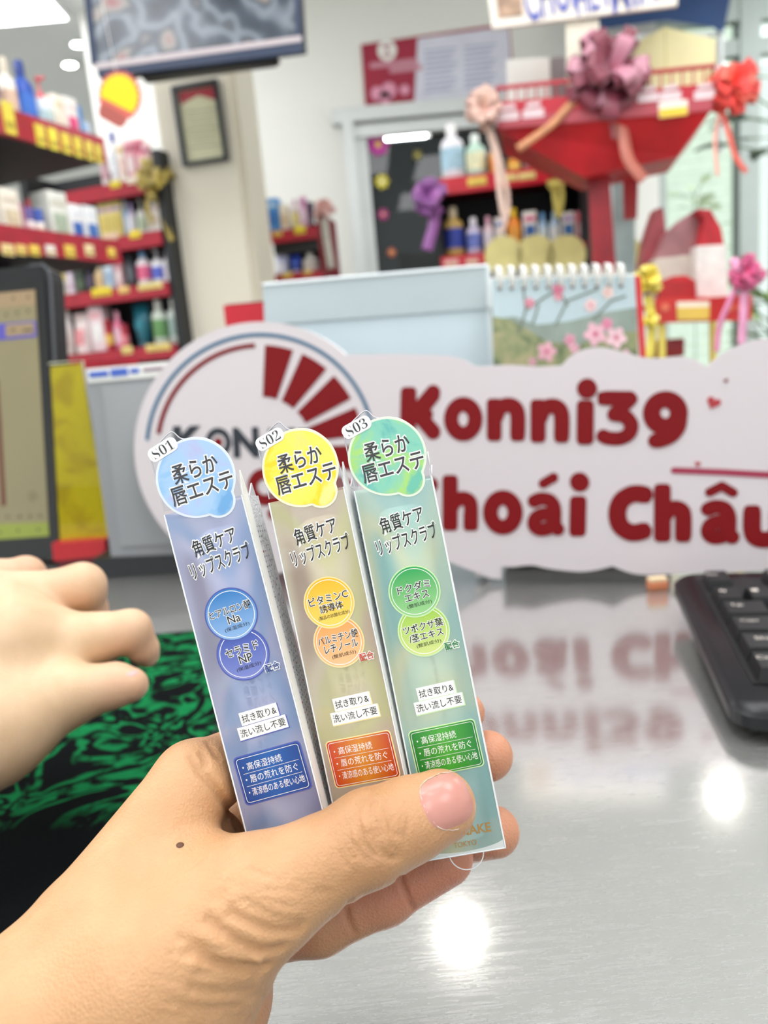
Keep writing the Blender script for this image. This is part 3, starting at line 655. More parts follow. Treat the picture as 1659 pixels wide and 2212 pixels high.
bow(700, 450, 3.28, 28, '#d8a8a0', '#c89088', 14, 'dusty pink bow on the end of the small shelf by the back wall', [('#b8b4a8', 16, [(700, 470), (706, 520), (716, 580)])], seed=5)
# ================================================================== THE RED PROMOTION STAND (right)
RS = Plane(PY(1310, 230, 1.85), 14)
rs = thing('promotion_stand', 'red promotion stand with a wire basket, price fascia and blue lettered header board', 'display stand', RS.m)
def Q(pts, off=0.0): return quad_uv(RS, pts, off)
m_wire = plain('red_wire', '#b8283a', 0.35)
# header board
mb = MB(); mb.prism(Q([(1040, -110), (1452, -170), (1462, 16), (1064, 66)]), 0.0, 0.012, mat('header_board', '#efe6da', 0.5)); hb = mb.build('header_board', rs)
m_hl = mat('header_blue', '#5a64b4', 0.5, vary=0.2, vscale=30)
mb = MB(); kk = 1.85/FPX
for s, px, py, w in (('CHƠI', 1184, -16, 94), ('HẾT', 1277, -28, 66), ('MÌNH', 1385, -43, 118)):
    c = Q([(px, py)])[0]; mb.text(s, c, w*kk, 92*kk, m_hl, 0.0145, 6.5, 0.012)
mb.build('header_lettering', hb)
mb = MB(); mb.prism(Q([(1066, -60), (1122, -70), (1130, 38), (1078, 44)]), 0.012, 0.014, mat('header_picture', '#b09078', 0.5, vary=0.4, vscale=40)); mb.build('header_picture', hb)
# header post and back panels
mb = MB(); mb.prism(Q([(1222, 48), (1294, 40), (1302, 260), (1226, 262)]), -0.02, 0.0, m_cream); mb.build('header_post', rs)
mb = MB(); mb.prism(Q([(1080, 66), (1184, 58), (1190, 236), (1086, 246)]), -0.2, -0.19, mat('white_board', '#efefe9', 0.6)); mb.prism(Q([(1184, 58), (1222, 55), (1226, 250), (1190, 252)]), -0.2, -0.195, mat('taupe_board', '#8f8688', 0.6)); mb.build('back_board', rs)
# basket
D = 0.26
def uvz(p, z): return (p[0], p[1], z)
rim = Q([(1073, 191), (1545, 142)]); mid = Q([(1073, 222), (1545, 180)]); low = Q([(1074, 280), (1535, 240)])
mb = MB(); mb.tube([uvz(rim[0], 0), uvz(rim[1], 0), uvz(rim[1], -D), uvz(rim[0], -D)], 0.005, m_wire, 8, closed=True)
for i in range(22):
    f = i/21; a = [rim[0][j]*(1-f)+rim[1][j]*f for j in (0, 1)]; b = [mid[0][j]*(1-f)+mid[1][j]*f for j in (0, 1)]
    mb.tube([uvz(a, 0), uvz(b, 0)], 0.0018, m_wire, 5); mb.tube([uvz(a, -D), uvz(b, -D)], 0.0018, m_wire, 5)
for f in (0.25, 0.5, 0.75):
    for A, B in ((rim[0], mid[0]), (rim[1], mid[1])): mb.tube([uvz(A, -D*f), uvz(B, -D*f)], 0.0018, m_wire, 5)
mb.build('wire_basket', rs)
mb = MB(); mb.prism([mid[0], mid[1], low[1], low[0]], -0.004, 0.004, mat('fascia_red', '#b81c30', 0.4, vary=0.1)); fa = mb.build('fascia', rs)
mb = MB(); up2 = Q([(1074, 256), (1540, 214)]); mb.prism([up2[0], up2[1], low[1], low[0]], 0.004, 0.006, mat('fascia_rose', '#b04450', 0.4)); mb.build('fascia_band', fa)
mw = plain('fascia_white', '#e6cfd2', 0.5)
for (x, y) in ((1098, 246), (1152, 240), (1400, 206), (1448, 203), (1522, 200)):
    mb = MB()
    for dy, w in ((-14, 24), (0, 38), (10, 40)):
        a = RS.uv(x-w/2, y+dy+2, 0.004); b = RS.uv(x+w/2, y+dy-2, 0.004); mb.stroke([a, b], 4.0*kk, mw, 0.0066, seg=6)
    mb.build('fascia_print', fa)
mb = MB(); mb.prism(Q([(1421, 224), (1484, 217), (1484, 250), (1423, 258)]), 0.007, 0.009, mat('tag_white', '#f0e4da', 0.5)); mb.prism(Q([(1423, 239), (1483, 232), (1483, 250), (1424, 257)]), 0.009, 0.010, mat('tag_gold', '#ecc73c', 0.5)); mb.build('price_tag', fa)
# tapering red underside and post
lo = [uvz(low[0], 0), uvz(low[1], 0), uvz(low[1], -D), uvz(low[0], -D)]; pl_ = Q([(1262, 374), (1470, 328)])
bt = [uvz(pl_[0], -0.05), uvz(pl_[1], -0.05), uvz(pl_[1], -D+0.04), uvz(pl_[0], -D+0.04)]
mb = MB(); mb.add(lo+bt, [(0, 1, 5, 4), (1, 2, 6, 5), (2, 3, 7, 6), (3, 0, 4, 7), (4, 5, 6, 7), (0, 3, 2, 1)], mat('red_skirt', '#b80f1c', 0.45, vary=0.3, vscale=7)); mb.build('underside', rs)
mb = MB(); a = Q([(1272, 340), (1322, 340), (1342, 640), (1288, 640)]); mb.prism(a, -0.16, -0.11, mat('red_post', '#961826', 0.35, vary=0.3, vscale=14))
a0 = RS.uv(1300, 600)[0]; mb.build('post', rs)
fz = -RS.o.z; MB().box((a0+0.005, (fz+RS.uv(1300, 640)[1])/2, -0.135), (0.055, RS.uv(1300, 640)[1]-fz, 0.045), MATS['red_post']).box((a0, fz+0.02, -0.14), (0.4, 0.04, 0.3), MATS['red_post']).build('foot', rs)
mb = MB(); mb.prism(Q([(1366, 335), (1404, 330), (1400, 430), (1368, 434)]), -0.3, -0.28, mat('red_panel', '#b83a40', 0.5)); mb.build('side_panel', rs)
# goods in the basket: one yellow gabled carton
t = thing('gable_box', 'pale yellow gable topped carton standing in the red wire basket', 'box', RS.m @ T(0, 0, -0.08))
yq = Q([(1372, 92), (1436, 58), (1546, 84), (1548, 196), (1376, 218)], -0.08)
MB().prism(yq, -0.12, 0.0, mat('yellow_carton', '#e9e2ae', 0.6, vary=0.04)).build('carton', t)
a, b = Q([(1436, 60), (1440, 210)], -0.08); MB().box(((a[0]+b[0])/2, (a[1]+b[1])/2, 0.0008), (0.003, abs(a[1]-b[1]), 0.0016), mat('carton_fold', '#cfc88c', 0.6)).build('fold_line', t)
# bows on the stand
bow(1312, 172, 1.72, 108, '#86384a', '#c88a9c', 46, 'large mauve and gold ribbon bow on the front of the red wire basket', [('#c8885c', 17, [(1300, 200), (1240, 220), (1190, 270), (1118, 322)]), ('#c87868', 26, [(1330, 230), (1346, 290), (1358, 345), (1392, 388)]), ('#b05a60', 16, [(1318, 230), (1325, 270), (1330, 300)])], seed=11, wid=0.36)
bow(1040, 240, 1.75, 52, '#d8b0a0', '#c8988c', 26, 'peach tulle bow at the left end of the red wire basket', [('#d8bcac', 13, [(1052, 270), (1072, 340), (1078, 400), (1088, 470)]), ('#d0b0a0', 10, [(1060, 280), (1084, 360), (1098, 440), (1084, 505)])], seed=13)
bow(1574, 190, 1.68, 66, '#f04038', '#f86a58', 30, 'bright red mesh bow at the right end of the red wire basket', [('#e8685c', 12, [(1560, 240), (1575, 290), (1590, 340), (1612, 372)]), ('#f0a090', 7, [(1555, 245), (1545, 300), (1550, 380)])], seed=17)
bow(924, 425, 2.19, 48, '#8a4a94', '#a868ac', 20, 'purple bow hanging at the left end of the red edged shelves', [('#96589c', 24, [(930, 450), (938, 480), (922, 540)])], seed=19)
bow(1200, 392, 2.19, 26, '#d8c860', '#e0d480', 10, 'yellow ribbon bow on the rail of the red edged shelves', [('#d8c864', 12, [(1196, 396), (1200, 430), (1204, 470)]), ('#d0c058', 10, [(1212, 396), (1214, 430), (1208, 468)])], seed=23)
# hanging grey banner and teal wrap behind the post
t = thing('hanging_banner', 'pale grey blue banner hanging behind the red post', 'banner', T(*PY(1352, 480, 2.25)))
o = Vector(t.matrix_basis.translation); mb = MB(); mb.tube([PY(1254, 376, 2.33)-o, PY(1318, 371, 2.27)-o, PY(1376, 366, 2.25)-o], 0.006, m_wire, 8); mb.build('top_rod', t)
mb = MB(); q = [PY(x, y, 2.25)-o for x, y in ((1322, 372), (1372, 366), (1372, 600), (1330, 604))]; mb.add([tuple(v) for v in q]+[tuple(v+Vector((0, 0.004, 0))) for v in q], [(0, 3, 2, 1), (4, 5, 6, 7), (0, 1, 5, 4), (1, 2, 6, 5), (2, 3, 7, 6), (3, 0, 4, 7)], mat('banner_cloth', '#a3b5b6', 0.6, vary=0.25, vscale=12)); mb.build('cloth', t)

# awning and street things beyond the glass
t = thing('street_awning', 'dark blue awning seen beyond the header board at the upper right', 'awning', T(*PY(1440, 40, 4.0)))
o = Vector(t.matrix_basis.translation); mb = MB(); mb.M = T(*(-o))
pts = [(1255, 90), (1310, 62), (1440, 44), (1540, 60), (1562, 76)]; topp = [(1250, -60), (1310, -70), (1440, -80), (1540, -70), (1590, -60)]
v = [tuple(PY(x, y, 3.95)) for x, y in pts]+[tuple(PY(x, y, 4.3)) for x, y in topp]
mb.add(v, [(i, i+1, i+6, i+5) for i in range(4)], m_awn, True); mb.add([tuple(Vector(p)+Vector((0, 0.02, 0.02))) for p in v], [(i, i+5, i+6, i+1) for i in range(4)], m_awn, True); mb.build('canopy', t)
mb = MB(); mb.M = T(*(-o)); mb.tube([PY(1556, 70, 3.97), PY(1556, 330, 3.97)], 0.015, m_alu, 8); mb.tube([PY(1260, 86, 3.97), PY(1556, 74, 3.97)], 0.012, m_alu, 8); mb.build('awning_frame', t)
def plant(px, py, y, n, size, c, label, seed, pot=None):
    rnd = random.Random(seed); o = PY(px, py, y); t = thing('potted_plant', label, 'plant', T(o.x, o.y, 0))
    m = mat('leaf_'+c, c, 0.4, vary=0.35, vscale=20); ms = plain('stem_green', '#4a6a34', 0.6)
    MB().lathe([(0.10, 0), (0.14, 0.02), (0.17, 0.3), (0.155, 0.3), (0.15, 0.27)], mat('pot_'+(pot or '#8c7a6a'), pot or '#8c7a6a', 0.7), 20).build('pot', t)
    ls = MB(); st = MB()
    for k in range(n):
        a = rnd.uniform(0, 6.28); L = size*rnd.uniform(0.6, 1.1); h0 = o.z+rnd.uniform(-0.5, 0.25)*size*2; d = Vector((math.cos(a), math.sin(a)*0.6, rnd.uniform(0.0, 0.7))).normalized()
        b = Vector((0, 0, h0)); e = b+d*L*0.5; st.tube([(0, 0, 0.25), (b.x*0.5, 0, h0*0.7), tuple(b), tuple(e)], 0.004, ms, 5)
        s = d.cross(Vector((0, 0, 1))).normalized(); v = []; 
        for i in range(7):
            q = i/6; wv = L*0.2*math.sin(math.pi*min(1, q*0.95+0.03)); p = e+d*(L*0.7*q)-Vector((0, 0, L*0.25*q*q))
            v += [tuple(p-s*wv), tuple(p+Vector((0, 0, -0.006))), tuple(p+s*wv)]
        ls.add(v, [f for i in range(6) for f in ((3*i, 3*i+1, 3*i+4, 3*i+3), (3*i+1, 3*i+2, 3*i+5, 3*i+4))], m, True)
    ls.build('leaves', t); st.build('stems', t); return t
plant(1668, 250, 3.0, 16, 0.26, '#3c5240', 'tall dark leaved plant at the right edge of the photo', 4)
plant(1672, 650, 2.6, 18, 0.18, '#7a9a4a', 'leafy green plant low at the right edge beside the small red stand', 9)
plant(1500, 470, 5.9, 16, 0.3, '#c8d4a0', 'pale sunlit plant outside the shop front glass', 21)
t = thing('street_shutter', 'pale roller shutter across the street beyond the shop front', 'shutter', T(*PY(1460, 440, 7.5)))
o = Vector(t.matrix_basis.translation); mb = MB(); ms = mat('shutter_slats', '#e6eede', 0.6)
for k in range(40): mb.box((0, 0, -2.0+k*0.1), (1.3, 0.03, 0.09), ms)
mb.build('slats', t); MB().box((-0.7, 0, 0), (0.1, 0.1, 4.0), m_frame).box((0.7, 0, 0), (0.1, 0.1, 4.0), m_frame).build('shutter_frame', t)

# ================================================================== SMALL RED STAND (right, nearer)
SS = Plane(PY(1515, 665, 1.3), 6); k3 = 1.3/FPX
def Q3(pts, off=0.0): return quad_uv(SS, pts, off)
ss = thing('display_stand', 'small red display tray on yellow posts with a yellow price card, right of the calendar', 'display stand', SS.m)
tv_ = SS.uv(1515, 645)[1]; tl_, tr_ = SS.uv(1414, 660)[0], SS.uv(1622, 660)[0]
MB().box(((tl_+tr_)/2, tv_-0.004, -0.08), (tr_-tl_, 0.008, 0.16), m_red).build('tray', ss)
mb = MB(); mb.prism(Q3([(1414, 644), (1622, 641), (1620, 692), (1416, 698)]), 0.0, 0.006, mat('tray_red', '#cf2e2a', 0.4, vary=0.12)); f3 = mb.build('fascia', ss)
mb = MB(); mb.prism(Q3([(1461, 652), (1532, 650), (1531, 690), (1463, 692)], 0.006), 0.006, 0.008, mat('tag_white2', '#f4ecd8', 0.5)); mb.prism(Q3([(1461, 665), (1532, 663), (1531, 690), (1463, 692)], 0.006), 0.008, 0.009, mat('tag_gold2', '#edc95c', 0.5)); mb.build('price_tag', f3)
for x in (1436, 1575, 1600): MB().disc(SS.uv(x, 664, 0.006), 9*k3, mat('fascia_orange', '#e8785a', 0.5), 0.006, 0.0075, 16).build('fascia_print', f3)
for u in (tl_+0.012, tr_-0.012):
    for z in (-0.006, -0.152):
        MB().box((u, (tv_-0.008 + (COUNTER_Z-0.1-SS.o.z))/2, z), (0.010, tv_-0.008-(COUNTER_Z-0.1-SS.o.z), 0.010), mat('yellow_post', '#f0dc6a', 0.45)).build('post', ss)
MB().box(((tl_+tr_)/2, COUNTER_Z-0.105-SS.o.z, -0.08), (tr_-tl_+0.04, 0.012, 0.2), m_cream).build('base', ss)
hgt = COUNTER_Z-0.111
t = thing('side_table', 'low cream cupboard behind the counter carrying the small red stand', 'cupboard', T(SS.hit(1515, 660).x, 1.42, 0))
MB().bevbox((0, 0, hgt/2), (0.5, 0.4, hgt), 0.006, m_cream).build('body', t)
MB().box((0, -0.203, hgt*0.55), (0.44, 0.006, hgt*0.7), m_white).build('door', t)
def gift(pts_body, pts_top, off, label, cbody, ctop, th=0.05):
    t = thing('gift_pack', label, 'gift pack', SS.m @ T(0, 0, off-0.02), 'wrapped gift packs on the small red stand')
    MB().prism(Q3(pts_body, off), -th, 0.0, mat('gift_'+cbody, cbody, 0.35, vary=0.12, vscale=40)).build('pack', t)
    MB().prism(Q3(pts_top, off), -th*0.9, -0.002, mat('gift_'+ctop, ctop, 0.3, vary=0.25, vscale=25)).build('wrap_top', t)
    return t
gift([(1512, 528), (1578, 524), (1580, 640), (1514, 642)], [(1520, 528), (1532, 470), (1516, 446), (1545, 448), (1568, 490), (1574, 526)], -0.03, 'white gift pack with a pointed red top, rightmost on the small red stand', '#e6e4de', '#b81a26')
gift([(1420, 556), (1504, 546), (1506, 642), (1424, 644)], [(1424, 556), (1450, 500), (1480, 470), (1516, 446), (1520, 500), (1504, 548)], -0.06, 'gift pack in shiny brownish cellophane in the middle of the small red stand', '#c8beb2', '#9a6a6c')
gift([(1408, 590), (1446, 580), (1448, 644), (1412, 645)], [(1388, 590), (1400, 520), (1424, 446), (1440, 442), (1446, 500), (1440, 584)], -0.10, 'gift pack with a tall red peak at the left of the small red stand', '#8a6a5c', '#8e3a40')
gift([(1430, 606), (1510, 604), (1512, 642), (1432, 644)], [(1432, 607), (1460, 594), (1490, 592), (1510, 604)], -0.012, 'flat red gift pack lying at the front of the small red stand', '#a81c20', '#c82028', 0.02)
bow(1398, 606, 1.22, 40, '#e8d040', '#f2e470', 22, 'yellow ribbon bow at the left post of the small red stand', [('#ecd85c', 20, [(1400, 640), (1408, 700), (1404, 775)])], seed=31, wid=0.45)
bow(1404, 690, 1.22, 24, '#ecd848', '#f4e880', 14, 'small yellow bow below the red tray, beside the calendar edge', seed=33)
bow(1608, 592, 1.2, 44, '#d85a8a', '#ec9ac0', 22, 'pink ribbon bow at the right end of the small red stand', [('#eea4c8', 18, [(1608, 620), (1606, 680), (1602, 745)]), ('#e088b0', 12, [(1590, 620), (1556, 700), (1548, 760)])], seed=37, wid=0.45)
t = thing('storage_box', 'dark red box under the small red stand, just right of the calendar', 'box', SS.m @ T(*SS.uv(1443, 752, -0.05), -0.05)); MB().bevbox((0, 0, 0), (0.045, 0.03, 0.04), 0.003, mat('wine_box', '#8e2024', 0.5)).build('carton', t)
MB().box((0, 0.008, 0.0208), (0.045, 0.003, 0.0012), m_darkred).build('lid_edge', t)
MB().box((0, -0.02-0.04, 0), (0.03, 0.09, 0.03), m_cream).build('riser', t)
# ================================================================== THE COUNTER AND WHAT STANDS ON IT
m_steel = mat('brushed_steel', '#dededc', 0.2, metal=1.0, vary=0.05, vscale=3.0)
N, L, b = nodes_of(m_steel)
tc = N.new('ShaderNodeTexCoord')
def scratch(rot, sc, seedloc):
    mp = N.new('ShaderNodeMapping'); mp.inputs['Rotation'].default_value = (0, 0, rot); mp.inputs['Scale'].default_value = (5.0, 60.0, 1.0); mp.inputs['Location'].default_value = (seedloc, seedloc*2, 0)
    n = N.new('ShaderNodeTexNoise'); n.inputs['Scale'].default_value = sc; n.inputs['Detail'].default_value = 4
    L.new(tc.outputs['Object'], mp.inputs['Vector']); L.new(mp.outputs['Vector'], n.inputs['Vector']); return n.outputs['Fac']
acc = scratch(0.2, 14, 0)
for r_, s_ in ((1.1, 11), (2.0, 16), (2.7, 9), (0.75, 20)):
    mx = N.new('ShaderNodeMath'); mx.operation = 'MAXIMUM'; L.new(acc, mx.inputs[0]); L.new(scratch(r_, s_, r_*3), mx.inputs[1]); acc = mx.outputs[0]
mr = N.new('ShaderNodeMapRange'); mr.inputs['From Min'].default_value = 0.5; mr.inputs['From Max'].default_value = 0.85; mr.inputs['To Min'].default_value = 0.10; mr.inputs['To Max'].default_value = 0.2
L.new(acc, mr.inputs['Value']); L.new(mr.outputs['Result'], b.inputs['Roughness'])
# worn steel: a clear mirror lobe and a broad one from countless fine scratches
b2 = N.new('ShaderNodeBsdfPrincipled'); b2.inputs['Metallic'].default_value = 1.0; b2.inputs['Roughness'].default_value = 0.62; b2.inputs['Base Color'].default_value = lin('#e2e2de')
bp = N.new('ShaderNodeBump'); bp.inputs['Strength'].default_value = 0.05; bp.inputs['Distance'].default_value = 0.0005
L.new(acc, bp.inputs['Height']); L.new(bp.outputs['Normal'], b2.inputs['Normal'])
ms_ = N.new('ShaderNodeMixShader'); mf = N.new('ShaderNodeMapRange'); mf.inputs['From Min'].default_value = 0.45; mf.inputs['From Max'].default_value = 0.9; mf.inputs['To Min'].default_value = 0.22; mf.inputs['To Max'].default_value = 0.30
L.new(acc, mf.inputs['Value']); L.new(mf.outputs['Result'], ms_.inputs['Fac'])
L.new(b.outputs[0], ms_.inputs[1]); L.new(b2.outputs[0], ms_.inputs[2]); L.new(ms_.outputs[0], N['Material Output'].inputs['Surface'])
t = thing('shop_counter', 'long stainless steel topped shop counter under the hands, sign and keyboard', 'counter', T(0, 0.4, 0))
MB().bevbox((0, 0, COUNTER_Z-0.02), (2.6, 1.3, 0.04), 0.004, m_steel).build('steel_top', t)
MB().box((0, 0, (COUNTER_Z-0.04)/2), (2.4, 1.1, COUNTER_Z-0.04), mat('counter_laminate', '#cfcac0', 0.5)).build('cabinet_body', t)

# ---------------------------------------------------------------- mouse pad
A = PZ(566, 1356); Bq = PZ(0, 2096)
x1 = A.x; y1 = A.y; y0 = Bq.y; x0 = x1-0.70
def rrect(x0, y0, x1, y1, r, n=6):
    p = []
    for cx, cy, a in ((x1-r, y1-r, 0), (x0+r, y1-r, 90), (x0+r, y0+r, 180), (x1-r, y0+r, 270)):
        for k in range(n+1): q = math.radians(a+90*k/n); p.append((cx+r*math.cos(q), cy+r*math.sin(q)))
    return p
pt = thing('mouse_pad', 'black cloth mouse pad with green swirling ornaments under the hands', 'mouse pad', T(0, 0, COUNTER_Z+0.0003))
m_pad = mat('pad_cloth', '#0c1214', 0.9, spec=0.08, vary=0.1, bump=0.25, bscale=900)
N, L, b = nodes_of(m_pad); tc = N.new('ShaderNodeTexCoord')
n1 = N.new('ShaderNodeTexNoise'); n1.inputs['Scale'].default_value = 17; n1.inputs['Detail'].default_value = 2.5; n1.inputs['Distortion'].default_value = 1.6
L.new(tc.outputs['Object'], n1.inputs['Vector'])
rm = N.new('ShaderNodeValToRGB'); e = rm.color_ramp.elements
e[0].position = 0.0; e[0].color = (0, 0, 0, 1); e[1].position = 1.0; e[1].color = (0, 0, 0, 1)
for p_, v_ in ((0.42, 0), (0.45, .9), (0.49, 1), (0.51, 0), (0.555, 0), (0.575, 1), (0.64, .7), (0.67, 0)):
    k = rm.color_ramp.elements.new(p_); k.color = (v_, v_, v_, 1)
L.new(n1.outputs['Fac'], rm.inputs['Fac'])
# the ornament fades out towards the near edge of the pad
sp = N.new('ShaderNodeSeparateXYZ'); L.new(tc.outputs['Object'], sp.inputs[0])
nn = N.new('ShaderNodeTexNoise'); nn.inputs['Scale'].default_value = 14; L.new(tc.outputs['Object'], nn.inputs['Vector'])
PEDGE = (PZ(0, 1850).y + PZ(300, 1720).y)/2
ad = N.new('ShaderNodeMath'); ad.operation = 'MULTIPLY_ADD'; ad.inputs[1].default_value = 0.07; L.new(nn.outputs['Fac'], ad.inputs[0]); L.new(sp.outputs['Y'], ad.inputs[2])
mk = N.new('ShaderNodeMapRange'); mk.inputs['From Min'].default_value = PEDGE+0.025; mk.inputs['From Max'].default_value = PEDGE+0.05; L.new(ad.outputs[0], mk.inputs['Value'])
mu = N.new('ShaderNodeMath'); mu.operation = 'MULTIPLY'; L.new(rm.outputs['Color'], mu.inputs[0]); L.new(mk.outputs['Result'], mu.inputs[1])
n3 = N.new('ShaderNodeTexNoise'); n3.inputs['Scale'].default_value = 90; n3.inputs['Detail'].default_value = 3; L.new(tc.outputs['Object'], n3.inputs['Vector'])
r3 = N.new('ShaderNodeMapRange'); r3.inputs['From Min'].default_value = 0.36; r3.inputs['From Max'].default_value = 0.5; L.new(n3.outputs['Fac'], r3.inputs['Value'])
mu2 = N.new('ShaderNodeMath'); mu2.operation = 'MULTIPLY'; L.new(mu.outputs[0], mu2.inputs[0]); L.new(r3.outputs['Result'], mu2.inputs[1])
mc = N.new('ShaderNodeMix'); mc.data_type = 'RGBA'; mc.inputs[6].default_value = lin('#06090b'); mc.inputs[7].default_value = lin('#0f7440')
L.new(mu2.outputs[0], mc.inputs[0]); L.new(mc.outputs[2], b.inputs['Base Color'])
MB().prism(rrect(x0, y0, x1, y1, 0.012), 0, 0.003, m_pad).build('cloth', pt)
mb = MB(); ed = rrect(x0+0.002, y0+0.002, x1-0.002, y1-0.002, 0.010); mb.tube([(x, y, 0.0025) for x, y in ed], 0.0011, plain('pad_stitching', '#10161a', 0.8), 6, closed=True); mb.build('stitched_edge', pt)

# ---------------------------------------------------------------- till screen at the left edge
MO = Plane(PZ(138, 1224), 17, 14)
t = thing('till_screen', 'black till screen at the left edge showing an olive page with violet bar', 'screen', MO.m)
def Qm(pts, off=0.0): return quad_uv(MO, pts, off)
out = [(-300, 612), (60, 573)] + [(88, 570), (101, 580), (105, 600)] + [(138, 1205), (128, 1218), (-300, 1246)]
clampv = lambda q, v0: [(x, max(y, v0)) for x, y in q]
MB().prism(clampv(Qm(out), 0.009), -0.028, -0.002, m_black).build('housing', t)
MB().prism(clampv(Qm([(-290, 618), (60, 579), (84, 576), (97, 600), (128, 1208), (120, 1212), (-290, 1240)]), 0.010), -0.002, 0.0, plain('bezel_black', '#101013', 0.3)).build('bezel', t)
mb = MB(); q = Qm([(60, 573), (88, 570), (101, 580), (105, 600), (138, 1205)]); mb.tube([(x, y, -0.003) for x, y in q], 0.0016, plain('grey_edge', '#4a4e54', 0.35), 8); mb.build('edge_trim', t)
def scr(name, c, es): return mat('screen_'+name, c, 0.3, emit=c, es=es, vary=0.05)
scp = MB().prism(Qm([(-280, 660), (76, 626), (107, 1158), (-280, 1185)]), 0.0, 0.0006, scr('olive', '#857c5c', 0.10)).build('display', t)
mb = MB()
mb.prism(Qm([(-280, 660), (76, 626), (78, 660), (-280, 690)]), 0.0006, 0.0009, scr('tan', '#8f7a5c', 0.22))
mb.prism(Qm([(-280, 724), (78, 693), (80, 728), (-280, 762)]), 0.0006, 0.0009, scr('violet', '#4c4698', 0.3))
mb.prism(Qm([(13, 702), (74, 697), (75, 722), (14, 728)]), 0.0009, 0.0011, scr('tan', '#8f7a5c', 0.22))
mb.prism(Qm([(-280, 1142), (104, 1128), (107, 1158), (-280, 1185)]), 0.0006, 0.0009, scr('green', '#7f8a34', 0.24))
mb.prism(Qm([(-10, 820), (-2, 820), (14, 1092), (4, 1094)]), 0.0006, 0.0009, scr('brown', '#5c2c1c', 0.14))
dk = scr('dark', '#3c3830', 0.08)
for x, y in ((30, 645), (62, 642), (15, 680), (38, 676), (62, 672), (18, 1116), (44, 1116), (66, 1115), (88, 1114), (1, 1150), (40, 1146), (84, 1144)):
    mb.disc(Qm([(x, y)])[0], 0.0018, dk, 0.0009, 0.0012, 12)
for x, w in ((26, 10), (52, 26)): a, b_ = Qm([(x, 714), (x+w*0.7, 713)]); mb.stroke([a, b_], 0.0012, dk, 0.0013, seg=4)
mb.ring(Qm([(72, 1072)])[0], 0.004, 0.0047, dk, 0.0009, 0.0012)
mb.build('page_graphics', scp)
q = MO.uv(-100, 1235)
MB().box((q[0], 0.034, -0.07), (0.16, 0.008, 0.08), m_black).build('stand_foot', t)

# ---------------------------------------------------------------- yellow leaflet holder with red foot
YH = Plane(PZ(190, 1222), 6)
t = thing('leaflet_stand', 'yellow leaflet in a clear holder with a red foot beside the till screen', 'leaflet stand', YH.m)
def Qy(pts, off=0.0): return quad_uv(YH, pts, off)
MB().prism(Qy([(110, 792), (176, 785), (238, 1162), (132, 1178)]), 0.0, 0.0012, ramp_mat('yellow_leaflet', [(0.3, '#f0d000'), (0.45, '#f8da06'), (0.6, '#dcb800'), (0.7, '#f4d404')], scale=22, rough=0.5)).build('leaflet', t)
MB().prism(Qy([(106, 782), (182, 775), (245, 1170), (132, 1186)]), 0.0016, 0.0030, glassmat('clear_acrylic', '#f6f8f6', 0.0, 0.0)).build('clear_cover', t)
mb = MB(); q = Qy([(108, 786), (180, 779), (243, 1166)]); mb.tube([(x, y, 0.002) for x, y in q], 0.0012, plain('acrylic_edge', '#c9c5a8', 0.2), 6); mb.build('cover_edge', t)
mb = MB(); q = Qy([(128, 1166), (240, 1158), (243, 1192), (132, 1204)]); mb.prism(q, -0.012, 0.018, mat('red_foot', '#cc2c34', 0.35)); q = Qy([(132, 1202), (232, 1192), (222, 1222), (140, 1228)]); mb.prism(q, -0.012, 0.010, m_darkred); mb.build('foot', t)

# ---------------------------------------------------------------- grey machine at the left
GP = Plane(PZ(320, 1240), 4)
t = thing('receipt_printer', 'grey machine with a black base and papers on top, behind the yellow leaflet', 'machine', GP.m)
def Qg(pts, off=0.0): return quad_uv(GP, pts, off)
m_gm = mat('grey_machine', '#9c9da0', 0.45, vary=0.03)
body = Qg([(182, 800), (520, 780), (520, 1196), (240, 1204)])
MB().prism(body, -0.16, 0.0, m_gm).build('body', t)
mb = MB(); mb.prism(Qg([(222, 835), (420, 825), (430, 1172), (262, 1180)]), 0.0, 0.0018, mat('grey_machine_panel', '#a4a5a8', 0.4)); mb.build('front_panel', t)
MB().prism(clampv(Qg([(205, 1204), (520, 1192), (520, 1243), (215, 1248)]), 0.0005), -0.17, 0.006, plain('machine_base', '#15181d', 0.4)).build('base', t)
tp = GP.uv(300, 792)[1]; w0, w1 = Qg([(186, 790)])[0][0], Qg([(372, 780)])[0][0]
t2 = thing('paper_sheet', 'white sheet with blue print lying on top of the grey machine', 'paper', GP.m @ T((w0+w1)/2, tp, 0))
pw = w1-w0; MB().box((0, 0.002, -0.06), (pw, 0.0012, 0.12), m_white).box((0, -0.005, 0.0012), (pw, 0.014, 0.0012), m_white).build('sheet', t2)
mb = MB(); bl = plain('blue_print', '#4a6ac8', 0.5)
for f, wd, h in ((-0.36, 0.22, 0.006), (-0.12, 0.2, 0.008), (0.06, 0.1, 0.005)): mb.box((pw*f, -0.004, 0.0022), (pw*wd, h, 0.0008), bl)
mb.box((pw*0.3, -0.004, 0.0022), (pw*0.28, 0.004, 0.0008), plain('grey_print', '#a08c98', 0.5)); mb.build('print', t2)

